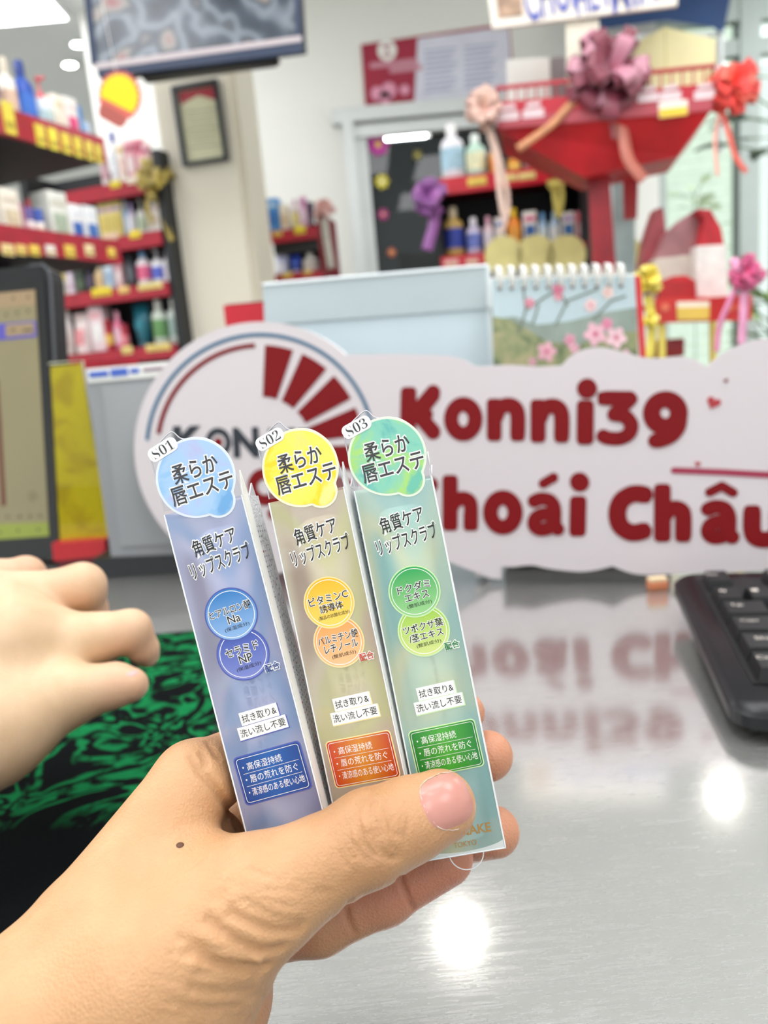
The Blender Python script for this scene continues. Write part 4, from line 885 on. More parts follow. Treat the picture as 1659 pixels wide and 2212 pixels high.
# ---------------------------------------------------------------- red carton, big pale box, calendar
RB = Plane(PY(525, 690, 1.05), 2)
t = thing('red_carton', 'bright red carton standing behind the round end of the sign', 'box', RB.m)
q = quad_uv(RB, [(482, 660), (600, 652), (600, 700), (486, 702)]); zb = COUNTER_Z-RB.o.z
MB().prism([q[0], q[1], (q[1][0], zb), (q[0][0], zb)], -0.05, 0.0, m_red).build('carton', t)
MB().box(((q[0][0]+q[1][0])/2, q[0][1]+0.001, -0.025), (q[1][0]-q[0][0], 0.003, 0.012), m_darkred).build('closing_flap', t)
GBX = Plane(PY(812, 700, 0.90), 0.5)
t = thing('storage_box', 'large pale grey blue box with a lid standing behind the sign', 'box', GBX.m)
def Qb(pts, off=0.0): return quad_uv(GBX, pts, off)
zb = COUNTER_Z-GBX.o.z; q = Qb([(572, 700), (1056, 664), (1061, 790), (576, 790)])
m_pb = mat('pale_blue_box', '#cfdfe6', 0.45, vary=0.03); m_pg = mat('pale_grey_lid', '#bcc8cc', 0.45, vary=0.03)
MB().prism([q[0], q[1], (q[1][0]+0.001, zb), (q[0][0]+0.003, zb)], -0.12, 0.0, m_pb).build('body', t)
lq = Qb([(569, 616), (1053, 575), (1057, 666), (572, 702)])
ld = MB().prism(lq, -0.124, 0.003, m_pg).build('lid', t)
mb = MB(); mb.tube([(lq[0][0], lq[0][1], 0.003), (lq[1][0], lq[1][1], 0.003)], 0.0022, plain('lid_rim', '#e6eef0', 0.3), 8); mb.tube([(lq[1][0], lq[1][1], 0.003), (lq[2][0], lq[2][1], 0.003)], 0.0026, plain('lid_rim', '#e6eef0', 0.3), 8); mb.build('rim', ld)
MB().tube([(q[1][0], q[1][1], 0.0), (q[1][0]+0.001, zb+0.003, 0.0)], 0.0026, MATS['lid_rim'], 8).build('corner_edge', t)

CL = Plane(PY(1220, 690, 0.86), -6, 6)
t = thing('desk_calendar', 'spiral bound desk calendar with a blossom landscape, standing behind the sign', 'calendar', CL.m)
def Qc(pts, off=0.0): return quad_uv(CL, pts, off)
zb = (COUNTER_Z-CL.o.z)/CL.y.z
tl, tr = Qc([(1060, 600), (1372, 591)]); bl_, br = (Qc([(1066, 800)])[0][0]+0.001, zb), (Qc([(1382, 800)])[0][0]+0.002, zb)
MB().prism([tl, tr, br, bl_], -0.004, 0.0, m_white).build('page_block', t)
rq = Qc([(1371, 596), (1383, 596), (1388, 775), (1376, 776)]); MB().prism([rq[0], rq[1], (rq[2][0]+0.002, zb), (rq[3][0]+0.002, zb)], -0.02, 0.0015, plain('calendar_red', '#cf2430', 0.45)).build('red_side', t)
pic = MB(); pic.prism(Qc([(1062, 604), (1370, 596), (1378, 800), (1066, 812)]), 0.0, 0.0008, mat('picture_sky', '#b9cbd0', 0.5, vary=0.05, vscale=14))
pic.prism(Qc([(1063, 690), (1110, 684), (1160, 702), (1230, 694), (1300, 676), (1374, 664), (1378, 800), (1066, 812)]), 0.0008, 0.0010, mat('picture_hill', '#8d9a90', 0.5, vary=0.15, vscale=30))
pic.prism(Qc([(1064, 684), (1100, 690), (1140, 712), (1180, 738), (1250, 745), (1310, 720), (1376, 716), (1378, 800), (1066, 812)]), 0.0010, 0.0012, ramp_mat('picture_bush', [(0.3, '#5c6a4c'), (0.5, '#8a9268'), (0.65, '#a8a078'), (0.8, '#737f5a')], scale=60, rough=0.5))
kc = 0.86/FPX; mbk = plain('picture_branch', '#6c7468', 0.5)
for pts in ([(1120, 720), (1135, 670), (1130, 625)], [(1135, 670), (1180, 640), (1210, 620)], [(1200, 700), (1225, 650), (1290, 625)], [(1225, 660), (1200, 615)], [(1280, 690), (1320, 650), (1350, 640)], [(1150, 700), (1162, 660)]):
    pic.stroke([Qc([p])[0] for p in pts], 2.0*kc, mbk, 0.0014, seg=4)
rnd = random.Random(5)
for (x, y, r, c) in ((1180, 760, 22, '#e0a8b4'), (1285, 722, 26, '#e6b4c0'), (1330, 730, 24, '#ecc4cc'), (1310, 700, 14, '#d88aa4'), (1230, 735, 14, '#d99aac'), (1275, 660, 15, '#ecc8c8'), (1205, 625, 14, '#d87a94'), (1143, 655, 12, '#d890a0'), (1312, 632, 14, '#eccfc6'), (1350, 768, 14, '#e8b8c8'), (1205, 640, 11, '#e0a0ac'), (1150, 782, 10, '#c89aa4'), (1240, 752, 12, '#e2b0bc')):
    u = Qc([(x, y)])[0]; R = r*kc; mm = mat('petal_'+c, c, 0.5, vary=0.1, vscale=60)
    a0 = rnd.uniform(0, 6)
    pic.prism([(u[0]+R*(0.62+0.38*abs(math.cos(2.5*(a))))*math.cos(a+a0), u[1]+R*(0.62+0.38*abs(math.cos(2.5*a)))*math.sin(a+a0)) for a in [2*math.pi*i/40 for i in range(40)]], 0.0012, 0.0017, mm)
    pic.disc(u, R*0.22, mat('petal_heart', '#c85a78', 0.5), 0.0017, 0.0019, 12)
pic.build('landscape_picture', t)
mb = MB(); mspi = plain('white_wire', '#efeee8', 0.35)
for i in range(11):
    f = i/10; x, y = 1078+f*262, 601-f*6
    if 6 <= i <= 6: pass
    for e in (-4, 4):
        c = Qc([(x+e*0.7, y)])[0]; mb.tube([(c[0], c[1]-0.010, 0.0015), (c[0], c[1]-0.002, 0.006), (c[0], c[1]+0.010, 0.005), (c[0], c[1]+0.013, -0.002), (c[0], c[1]+0.006, -0.009), (c[0], c[1]-0.008, -0.005)], 0.0014, mspi, 6)
mb.build('spiral_binding', t)
mb = MB()
for i in range(11):
    f = i/10; c = Qc([(1078+f*262, 624-f*6)])[0]; mb.disc(c, 0.0022, plain('punch_hole', '#6a5a5c', 0.6), 0.0012, 0.0016, 10)
mb.build('punch_holes', t)

# ---------------------------------------------------------------- the shop sign
SG = Plane(PZ(1083, 1257, COUNTER_Z+0.001), 17, 6)
t = thing('counter_sign', 'pinkish white cut-out counter sign with round emblem and bold red lettering', 'sign', SG.m)
def S(px, py): return SG.uv(px, py)
circ = lambda cx, cy, r, a0, a1, n: [(cx+r*math.cos(math.radians(a0+(a1-a0)*i/n)), cy-r*math.sin(math.radians(a0+(a1-a0)*i/n))) for i in range(n+1)]
LC = (563, 968)
outl = circ(LC[0], LC[1], 273, 47, 285, 60)
outl += [(700, 1226), (860, 1222), (971, 1214), (1059, 1249), (1083, 1251), (1083, 1224)]
outl += smooth_pts([(1110, 1225), (1147, 1221), (1178, 1227), (1214, 1232), (1256, 1235), (1292, 1231)], 4) + smooth_pts([(1323, 1223), (1359, 1237), (1395, 1242), (1447, 1240), (1560, 1236), (1800, 1226)], 4)
outl += smooth_pts([(1830, 1100), (1850, 900), (1800, 780), (1720, 738), (1659, 731), (1610, 740), (1560, 764), (1527, 792)], 5)
outl += smooth_pts([(1500, 776), (1463, 770), (1420, 774), (1385, 771)], 4) + smooth_pts([(1345, 760), (1300, 750), (1260, 755), (1232, 770), (1214, 789)], 4)
outl += smooth_pts([(1160, 792), (1100, 788), (1030, 790), (1000, 776), (960, 768), (850, 765), (747, 766)], 4)
m_board = mat('sign_board', '#d9cfd2', 0.4, vary=0.015, vscale=3); m_bedge = plain('sign_edge', '#f3f1ee', 0.4)
bd = MB().prism([S(*p) for p in outl], -0.008, 0.0, m_board, None, m_bedge).build('board', t)
m_sred = plain('sign_red', '#7e0c13', 0.5, spec=0.2); m_sblue = plain('sign_blue', '#2c6486', 0.4); m_snavy = plain('sign_navy', '#19222e', 0.4)
kd = depth_of(SG.hit(1000, 1000))/FPX
def stk(mb, pts, r, m, z=0.0005, n=0):
    q = smooth_pts(pts, n) if n else pts
    q = [S(*p) for p in q]; mb.stroke(q, r*kd*1.06, m, z, seg=12)
def cc(X, Y): return (800+X/1.931, 740+Y/1.931)
mb = MB()
def cs(pts, r, n=0, dx=0, dy=0): stk(mb, [cc(x+dx, y+dy) for x, y in pts], r/1.931, m_sred, 0.0006, n)
def ell(cx, cy, rx, ry, a0=0, a1=360, n=28): return [(cx+rx*math.cos(math.radians(a0+(a1-a0)*i/n)), cy-ry*math.sin(math.radians(a0+(a1-a0)*i/n))) for i in range(n+1)]
def box_stroke(x0, y0, x1, y1, w):   # squarish stem with softly rounded corners
    r = w*0.30
    for s in (-1, 0, 1): cs([(x0+s*(w/2-r), y0+r), (x1+s*(w/2-r), y1-r)], r)
# first line
box_stroke(160, 186, 156, 402, 66); cs([(185, 300), (262, 208)], 30); cs([(190, 288), (262, 372)], 31); cs([(186, 300), (240, 300)], 22)
cs([(262, 222), (200, 300), (262, 366)], 28)
cs(ell(388, 319, 51, 62), 29)
def letter_n(x, top, bot, dx=0, dy=0):
    box_stroke(x+30+dx, top+dy, x+30+dx, bot+dy, 60); cs([(x+38, top+75), (x+52, top+42), (x+80, top+27), (x+112, top+34), (x+128, top+66), (x+128, bot-30)], 29, 5, dx, dy)
    box_stroke(x+128+dx, top+80+dy, x+128+dx, bot+dy, 58)
letter_n(487, 234, 410); letter_n(670, 238, 416)
box_stroke(897, 242, 896, 424, 66); cs([(903, 190), (905, 194)], 36)
cs([(982, 232), (1080, 233)], 27); cs([(1084, 236), (1020, 296)], 26); cs([(1018, 300), (1062, 308), (1088, 342), (1078, 380), (1040, 400), (990, 398), (972, 390)], 26, 5)
box_stroke(975, 206, 975, 260, 50)
cs(ell(1230, 294, 57, 57), 31); cs([(1290, 300), (1284, 350), (1255, 388), (1212, 407), (1190, 409)], 27, 5)
mb.build('shop_name_lettering', bd); mb = MB()
# second line
box_stroke(172, 540, 170, 768, 66); cs([(200, 650), (252, 592)], 31); cs([(200, 660), (256, 736)], 31)
def letter_h(x, top, bot):
    xh = top+(bot-top)*0.30
    box_stroke(x+33, top, x+33, bot, 64); cs([(x+40, xh+62), (x+56, xh+38), (x+86, xh+28), (x+112, xh+38), (x+120, xh+66), (x+120, bot-30)], 29, 5); box_stroke(x+119, xh+75, x+119, bot, 60)
letter_h(300, 552, 785)
cs(ell(553, 708, 52, 62), 30)
def letter_a(x, y):
    cs([(x+32, y+34), (x+60, y+24), (x+98, y+32), (x+116, y+66), (x+117, y+130), (x+130, y+150)], 26, 5); cs([(x+112, y+90), (x+70, y+88), (x+38, y+104), (x+32, y+134), (x+54, y+152), (x+92, y+146), (x+114, y+120)], 26, 5)
letter_a(652, 627); cs([(722, 588), (764, 563)], 19); cs([(716, 592), (768, 572)], 12)
box_stroke(867, 640, 864, 808, 66); cs([(872, 580), (874, 584)], 36)
cs([(1140, 634), (1112, 630), (1080, 636), (1044, 664), (1030, 712), (1042, 762), (1080, 790), (1112, 792), (1136, 786)], 33, 5); box_stroke(1146, 604, 1144, 668, 46); box_stroke(1142, 752, 1146, 816, 40)
letter_h(1185, 590, 830)
letter_a(1378, 660); cs([(1416, 624), (1466, 598), (1512, 626)], 17)
cs([(1592, 712), (1592, 780), (1606, 812), (1642, 822), (1682, 812), (1704, 780), (1704, 712)], 30, 4); box_stroke(1592, 680, 1592, 760, 62); box_stroke(1710, 680, 1714, 850, 62)
mb.build('shop_name_lettering', bd)
# emblem
mb = MB()
mb.add([], [], m_sblue)
def arc(r, a0, a1, w, m, z=0.0006, n=70):
    q0 = [S(*p) for p in circ(LC[0], LC[1], r-w/2, a0, a1, n)]; q1 = [S(*p) for p in circ(LC[0], LC[1], r+w/2, a0, a1, n)]
    v = [(x, y, z) for x, y in q0]+[(x, y, z) for x, y in q1]; mb.add(v, [(i, n+1+i, n+2+i, i+1) for i in range(n)], m)
arc(245, -8, 176, 8, m_sblue); arc(222, 93, 172, 10, m_sred)
for a in range(8):
    a1 = 87.5-a*21.4; arc(167, a1, a1-16.0, 112, m_sred, 0.0006, 10)
mb.build('emblem_rays', bd)
mb = MB(); 
for s, px, w in (('K', 406, 66), ('N', 532, 58), ('N', 610, 58), ('I', 660, 16)):
    mb.text(s, S(px, 954+(px-470)*0.03), w*kd, 62*kd, m_snavy, 0.0008, -2, 0.05)
c = S(472, 955); mb.ring(c, 19*kd, 34*kd, m_snavy, 0.0008, 0.0008); mb.disc(c, 11*kd, m_sred, 0.0006, 0.0009, 20)
for cx in (572, 634): c = S(cx, 1052); mb.ring(c, 18*kd, 44*kd, m_sred, 0.0008, 0.0008); 
mb.stroke([S(590, 1110), S(640, 1112)], 14*kd, m_sred, 0.0008)
mb.build('emblem_lettering', bd)
# small hearts and the red line of the picture at the right end
mb = MB(); 
def heart(px, py, r, rot, m):
    c = S(px, py); pts = []
    for i in range(30):
        a = 2*math.pi*i/30; x = 16*math.sin(a)**3/17; y = (13*math.cos(a)-5*math.cos(2*a)-2*math.cos(3*a)-math.cos(4*a))/17
        q = math.radians(rot); pts.append((c[0]+r*kd*(x*math.cos(q)-y*math.sin(q)), c[1]+r*kd*(x*math.sin(q)+y*math.cos(q))))
    mb.prism(pts, 0.0, 0.0008, m)
heart(1541, 870, 14, -25, plain('heart_red', '#b03038', 0.4)); heart(1568, 822, 5, 20, plain('heart_brown', '#8a5a58', 0.4)); heart(1507, 1002, 6, -10, MATS['heart_red'])
stk(mb, [(1456, 1016), (1560, 1020), (1680, 1027), (1790, 1030)], 6, plain('sign_rose', '#a02a4a', 0.4), 0.0006)
mb.build('small_hearts', bd)
c = S(1000, 1000); zc0 = (COUNTER_Z-SG.o.z)/SG.y.z
for cx in (S(640, 1000)[0], S(1020, 1000)[0]):
    MB().add([(cx-0.004, zc0+0.004, -0.0085), (cx-0.004, zc0+0.09, -0.0085), (cx-0.004, zc0+0.009, -0.045), (cx+0.004, zc0+0.004, -0.0085), (cx+0.004, zc0+0.09, -0.0085), (cx+0.004, zc0+0.009, -0.045)], [(0, 1, 2), (5, 4, 3), (0, 3, 4, 1), (1, 4, 5, 2), (0, 2, 5, 3)], m_bedge).build('easel_prop', t)

# dark ledge behind the sign and an orange sachet
q = PZ(1262, 1243); t = thing('wooden_ledge', 'dark brown wooden ledge seen in the gap under the sign', 'ledge', SG.up @ T((q-SG.o).dot(SG.x), 0.075, 0))
wdt = (PZ(1460, 1232)-PZ(1088, 1246)).length
MB().bevbox((0.0, 0, 0.03), (wdt, 0.05, 0.06), 0.002, mat('dark_wood', '#1c1610', 0.6, vary=0.3, vscale=30)).build('board', t)
MB().box((0, -0.026, 0.055), (wdt, 0.003, 0.006), plain('wood_edge', '#120e0a', 0.6)).build('edge_strip', t)
q = PZ(1420, 1273); t = thing('sachet', 'small orange and cream sachet peeping out behind the corner of the keyboard', 'sachet', T(q.x, q.y, COUNTER_Z))
MB().bevbox((0, 0, 0.004), (0.016, 0.01, 0.008), 0.001, mat('sachet_orange', '#d8845c', 0.5)).build('pack', t)
MB().box((0, 0, 0.0093), (0.015, 0.009, 0.0026), mat('sachet_cream', '#e8d0a8', 0.5)).build('seal', t)

# ---------------------------------------------------------------- keyboard
zb_, zf_ = COUNTER_Z+0.030, COUNTER_Z+0.018
KA = PZ(1449, 1238, zb_); KB = PZ(1586, 1538, zf_)
ky = (KA-KB); klen = ky.length; ky.normalize(); kx = Vector((ky.y, -ky.x, 0)).normalized(); kz = kx.cross(ky)
KM = Matrix((kx, ky, kz)).transposed().to_4x4(); KM.translation = KB
kb = thing('keyboard', 'black computer keyboard with white key legends at the right edge', 'keyboard', KM)
print('keyboard depth', klen)
m_kb = plain('keyboard_black', '#0e0f13', 0.34, spec=0.35); m_key = mat('keycap_black', '#08090c', 0.5, bump=0.1, bscale=900); m_leg = plain('key_legend', '#cfc6bc', 0.6)
KW = 0.44
pf = rrect(0, 0, KW, klen, 0.016, 6)
mb = MB(); n = len(pf); mid_ = [(KW/2+(x-KW/2)*0.985, klen/2+(y-klen/2)*0.97) for x, y in pf]
mb.prism(pf, -0.011, -0.004, m_kb); v = [(x, y, -0.004) for x, y in pf]+[(x, y, 0.0) for x, y in mid_]
mb.add(v, [(i, (i+1) % n, n+(i+1) % n, n+i) for i in range(n)]+[tuple(range(n, 2*n))], m_kb, True); mb.build('case', kb)
MB().box((KW/2, klen*0.53, 0.0004), (KW-0.032, klen*0.78, 0.0008), plain('key_well', '#08090b', 0.5)).build('key_well', kb)
for s in (0.03, KW-0.03): MB().box((s, klen-0.02, -0.0205), (0.02, 0.012, 0.019), m_kb).build('rear_foot', kb); MB().box((s, 0.02, -0.016), (0.02, 0.012, 0.006), m_kb).build('front_foot', kb)
u = klen*0.78/6.35; kp = 0.0205
rows_ = [[('Ctrl', 1.25), ('Win', 1.25), ('Alt', 1.25), ('', 6.25), ('Alt', 1.25)], [('Shift', 2.25)]+[(c, 1) for c in 'ZXCVBNM'], [('Caps', 1.75)]+[(c, 1) for c in 'ASDFGHJK'], [('Tab', 1.5)]+[(c, 1) for c in 'QWERTYUI'], [('~', 1)]+[(c, 1) for c in '123456789'], [('Esc', 1), (None, 1)]+[('F%d' % i, 1) for i in range(1, 5)]+[(None, .5)]+[('F%d' % i, 1) for i in range(5, 8)]]
y = klen*0.53-klen*0.39+u*0.5; keys = 0
for ri, rw in enumerate(rows_):
    x = 0.018
    if ri == 5: y += u*0.3
    for s, wd in rw:
        W_ = wd*kp
        if s is not None and x+W_ < KW-0.02:
            cx = x+W_/2; a, c_ = (W_-0.0022)/2, (u-0.0022)/2
            v = [(cx+i*a, y+j*c_, 0.0008) for i, j in ((-1, -1), (1, -1), (1, 1), (-1, 1))]+[(cx+i*(a-0.0022), y+0.0008+j*(c_-0.002), 0.0085) for i, j in ((-1, -1), (1, -1), (1, 1), (-1, 1))]
            k_ = MB(); k_.add(v, [(3, 2, 1, 0), (4, 5, 6, 7), (0, 1, 5, 4), (1, 2, 6, 5), (2, 3, 7, 6), (3, 0, 4, 7)], m_key)
            if s: k_.text(s, (cx-a*0.35, y+c_*0.28), 0.0042*max(1, len(s)*0.62), 0.0042, m_leg, 0.0087)
            k_.build('key', kb); keys += 1
        x += W_
    y += u
# mouse-side cable of the keyboard
MB().tube(smooth_pts([(KW*0.5, klen, -0.006), (KW*0.5, klen+0.03, -0.014), (KW*0.55, klen+0.1, -0.026), (KW*0.7, klen+0.2, -0.026)], 6), 0.0022, m_black, 8).build('cable', kb)
# ================================================================== THE THREE SLIM LIP SCRUB BOXES
MM = 0.001
def lipframe(c_top, c_rect, depth, yaw):
    """local: x right, y up (along the box), z towards the camera; origin at the body's top left front corner. Two printed marks fix it."""
    k = depth/FPX
    a, b = Vector((c_top[0], -c_top[1])), Vector((c_rect[0], -c_rect[1]))
    la, lb = Vector((11.2, 7.9)), Vector((11.2, -74.4))
    d = (a-b); ang = math.atan2(d.y, d.x)-math.atan2((la-lb).y, (la-lb).x)
    ey = RGT*math.cos(ang+math.pi/2)+UPV*math.sin(ang+math.pi/2); ex = RGT*math.cos(ang)+UPV*math.sin(ang)
    c = P((c_top[0]+c_rect[0])/2, (c_top[1]+c_rect[1])/2, depth)
    q = math.radians(yaw); n = -FWD
    ex2 = ex*math.cos(q)+n*math.sin(q)
    ez = ex2.cross(ey); m = Matrix((ex2, ey, ez)).transposed().to_4x4()
    m.translation = c-ex2*11.2*MM-ey*(-(74.4-7.9)/2)*MM
    return m
m_clear = glassmat('clear_tab_film', '#f6f8fa', 0.02, 0.03, 0.05)
m_edge = plain('clear_cut_edge', '#eef0f2', 0.15)
m_foil = mat('silver_foil', '#ececee', 0.42, metal=0.2, vary=0.25, vscale=900, bump=0.5, bscale=1500)
m_lab = plain('label_white', '#f2f1ee', 0.5); m_txt = plain('label_black', '#1a191c', 0.5); m_gray = plain('headline_grey', '#3c393d', 0.5)
m_gold = plain('maker_gold', '#b58a4a', 0.35, metal=0.4)
def wash(name, stops, scale, alpha, stretch=(1, 0.45, 1)):
    """printed translucent film"""
    m = ramp_mat(name, stops, scale=scale, distort=0.4, rough=0.22, detail=1.5, stretch=stretch)
    N, L, b = nodes_of(m); b.inputs['Alpha'].default_value = alpha; b.inputs['Coat Weight'].default_value = 0.5; b.inputs['Coat Roughness'].default_value = 0.06
    return m
def gradient(name, c0, c1, axis='Y', span=(-7*MM, 7*MM), mid=None, rough=0.3):
    m = mat(name, c0, rough); N, L, b = nodes_of(m); tc = N.new('ShaderNodeTexCoord'); s = N.new('ShaderNodeSeparateXYZ'); L.new(tc.outputs['Generated'], s.inputs[0])
    r = N.new('ShaderNodeValToRGB'); r.color_ramp.elements[0].color = lin(c0); r.color_ramp.elements[1].color = lin(c1)
    if mid: e = r.color_ramp.elements.new(0.5); e.color = lin(mid)
    L.new(s.outputs[axis], r.inputs['Fac']); L.new(r.outputs['Color'], b.inputs['Base Color']); return m
TEXTS = {
 'S01': (('ヒアルロン酸', 'Na', '(保湿成分)'), ('セラミド', 'NP', '(保湿成分)')),
 'S02': (('ビタミンC', '誘導体', '(製品の抗酸化成分)'), ('パルミチン酸', 'レチノール', '(整肌成分)')),
 'S03': (('ドクダミ', 'エキス', '(整肌成分)'), ('ツボクサ葉', '/茎エキス', '(整肌成分)'))}
LIP = []
def lipbox(code, frame, cols, label, tubelabel):
    wcol, blob, b1a, b1b, b2a, b2b, pc0, pc1, pmid, tagc, ringc, tubec = cols
    t = thing('lip_scrub_box', label, 'cosmetic box', frame, 'slim lip scrub boxes held in the hand')
    Wd, Hd, Dp = 22*MM, 104*MM, 21*MM
    def xy(x, y): return (x*MM, -y*MM)
    # body panels
    MB().add([(0, 0, -0.05*MM), (Wd, 0, -0.05*MM), (Wd, -Hd, -0.05*MM), (0, -Hd, -0.05*MM)], [(0, 3, 2, 1)], wcol).build('front_panel', t)
    MB().box((Wd-0.15*MM, -Hd/2, -Dp/2-0.15*MM), (0.3*MM, Hd, Dp-0.6*MM), m_foil).build('side_panel', t)
    MB().box((0.15*MM, -Hd/2, -Dp/2-0.15*MM), (0.3*MM, Hd, Dp-0.6*MM), MATS['clear_side']).build('side_panel', t)
    MB().box((Wd/2, -Hd/2, -Dp+0.15*MM), (Wd, Hd, 0.3*MM), plain('card_back', '#f2f1f3', 0.5)).build('back_panel', t)
    MB().box((Wd/2, -0.15*MM-1*MM, -Dp/2), (Wd-0.8*MM, 0.3*MM, Dp-0.8*MM), MATS['clear_side']).build('top_flap', t)
    MB().box((Wd/2, -Hd+0.15*MM, -Dp/2), (Wd-0.8*MM, 0.3*MM, Dp-0.8*MM), MATS['clear_side']).build('bottom_flap', t)
    # white strip and small print on the foil side
    mb = MB(); mb.box((Wd+0.05*MM, -Hd/2, -3.9*MM), (0.12*MM, Hd, 6.6*MM), m_lab); mb.build('side_strip', t)
    mb = MB(); rnd = random.Random(code); pk = plain('foil_print', '#a9a7ac', 0.5); pr = plain('foil_red', '#c0404a', 0.5)
    for i in range(62):
        for j in range(4):
            if rnd.random() < 0.75: mb.box((Wd+0.04*MM, -(9+i*1.45)*MM, -(8.6+j*3.0)*MM), (0.1*MM, rnd.uniform(0.2, 0.6)*MM, rnd.uniform(0.4, 1.3)*MM), pr if rnd.random() < 0.07 else pk)
    mb.build('side_print', t)
    # bright folded edges of the clear film
    mb = MB()
    for x in (0.2*MM, Wd-0.2*MM): mb.tube([(x, 0, 0.05*MM), (x, -Hd, 0.05*MM)], 0.22*MM, m_edge, 8)
    mb.tube([(0, -Hd, 0), (Wd, -Hd, 0)], 0.2*MM, m_edge, 8); mb.tube([(Wd-0.1*MM, 0, -Dp), (Wd-0.1*MM, -Hd, -Dp)], 0.25*MM, m_edge, 8); mb.tube([(0.1*MM, 0, -Dp), (0.1*MM, -Hd, -Dp)], 0.25*MM, m_edge, 8)
    mb.build('folded_edge', t)
    # pointed dust flaps above the side
    mb = MB(); mb.add([(Wd-0.1*MM, 0, -1.5*MM), (Wd-0.1*MM, 0, -9*MM), (Wd+0.4*MM, 7*MM, -4*MM), (Wd-0.5*MM, 0, -1.5*MM), (Wd-0.5*MM, 0, -9*MM), (Wd, 7*MM, -4*MM)], [(0, 1, 2), (5, 4, 3), (0, 2, 5, 3), (1, 4, 5, 2)], m_lab)
    mb.add([(Wd-0.1*MM, 0, -10*MM), (Wd-0.1*MM, 0, -19*MM), (Wd+0.8*MM, 3.5*MM, -13*MM), (Wd-0.5*MM, 0, -10*MM), (Wd-0.5*MM, 0, -19*MM), (Wd+0.4*MM, 3.5*MM, -13*MM)], [(0, 1, 2), (5, 4, 3), (0, 2, 5, 3), (1, 4, 5, 2)], plain('flap_grey', '#dcd9dc', 0.4))
    mb.build('dust_flap', t)
    # clear hang tab
    o = smooth_pts([(0.5, -1), (0.4, -14.6)], 2)+smooth_pts([(0.4, -15.4), (1.0, -17.0), (4.2, -19.4), (7.0, -21.0), (8.2, -20.8), (9.3, -19.2), (10.6, -18.4), (13.6, -18.1), (17.0, -16.6), (20.0, -13.4), (21.4, -9.8), (21.9, -4.0), (21.9, 0.6)], 5)
    pts = [xy(*p) for p in o]
    tb = MB().prism(pts, -0.2*MM, 0.0, m_clear).build('hang_tab', t)
    MB().tube([(x, y, -0.1*MM) for x, y in pts], 0.17*MM, plain('tab_rim', '#c9c6cb', 0.2), 6).build('tab_edge', tb)
    # round washed sticker with a scalloped foot
    def blobpts(g):
        C, R, K, k = (11.0, -7.6), 10.3+g, (15.4, -0.1), 4.1+g; out_ = []
        for i in range(120):
            th = 2*math.pi*i/120; dx, dy = math.cos(th), math.sin(th); r_ = R
            ox, oy = K[0]-C[0], K[1]-C[1]; pr = ox*dx+oy*dy; q = k*k-(ox*ox+oy*oy-pr*pr)
            if q > 0: r_ = max(r_, pr+math.sqrt(q))
            out_.append(xy(C[0]+r_*dx, C[1]+r_*dy))
        return out_
    st = MB().prism(blobpts(0.55), 0.05*MM, 0.12*MM, ringc).build('round_sticker', t)
    MB().prism(blobpts(-0.1), 0.12*MM, 0.2*MM, blob).build('washed_disc', st)
    mb = MB(); mb.text('柔らか', xy(11.4, -9.9), 12.6*MM, 5.0*MM, m_lab, 0.22*MM, 4, 0.075); mb.text('唇エステ', xy(12.0, -4.4), 17.4*MM, 4.9*MM, m_lab, 0.22*MM, 4, 0.075)
    mb.text('柔らか', xy(11.4, -9.9), 12.6*MM, 5.0*MM, m_gray, 0.26*MM, 4, 0.014); mb.text('唇エステ', xy(12.0, -4.4), 17.4*MM, 4.9*MM, m_gray, 0.26*MM, 4, 0.014)
    mb.build('headline_lettering', st)
    # shade code
    mb = MB(); c = xy(4.3, -17.1); mb.M = T(c[0], c[1], 0.2*MM) @ Matrix.Rotation(math.radians(17), 4, 'Z')
    mb.prism(rrect(-4.3*MM, -1.95*MM, 4.3*MM, 1.95*MM, 1.6*MM), 0.05*MM, 0.14*MM, m_lab)
    tr = {'S': '\U0001D412', '0': '\U0001D7CE', '1': '\U0001D7CF', '2': '\U0001D7D0', '3': '\U0001D7D1'}
    mb.text(''.join(tr[x] for x in code), (0, 0), 6.2*MM, 2.9*MM, plain('code_ink', '#3a3a3e', 0.5), 0.17*MM, 0, -0.016); mb.build('shade_code', t)
    # product name
    mb = MB()
    for m_, z, of in ((m_lab, 0.04, 0.075), (m_txt, 0.10, 0.008)):
        mb.text('角質ケア', xy(11.5, 10.3), 12.4*MM, 4.5*MM, m_, z*MM, 7, of); mb.text('リップスクラブ', xy(11.8, 15.7), 17.2*MM, 4.6*MM, m_, z*MM, 7, of)
    mb.build('product_name', t)
    # two round badges
    for i, (cx, cy, ca, cb, tx) in enumerate(((11.1, 30.3, b1a, b1b, TEXTS[code][0]), (11.5, 41.4, b2a, b2b, TEXTS[code][1]))):
        c = xy(cx, cy); z = 0.10 if i == 0 else 0.04
        bdg = MB().disc(c, 7.2*MM, plain('badge_rim_'+tagc, tagc, 0.4), z*MM, (z+0.04)*MM, 48).build('ingredient_badge', t)
        MB().disc(c, 6.85*MM, gradient('badge_%s_%d' % (code, i), cb, ca), (z+0.04)*MM, (z+0.05)*MM, 48).ring(c, 6.2*MM, 6.38*MM, m_lab, 0, (z+0.06)*MM).build('badge_face', bdg)
        mb = MB(); w1 = min(11.6, 2.0*len(tx[0])+1.2); w2 = {'Na': 3.4, 'NP': 3.6}.get(tx[1], min(9.6, 2.1*len(tx[1])+0.4))
        for m_, zz, of in ((m_lab, z+0.07, 0.065), (m_txt, z+0.11, 0.008)):
            mb.text(tx[0], (c[0], c[1]+1.3*MM), w1*MM, 2.3*MM, m_, zz*MM, 4, of); mb.text(tx[1], (c[0]+0.4*MM, c[1]-1.3*MM), w2*MM, 2.2*MM, m_, zz*MM, 4, of)
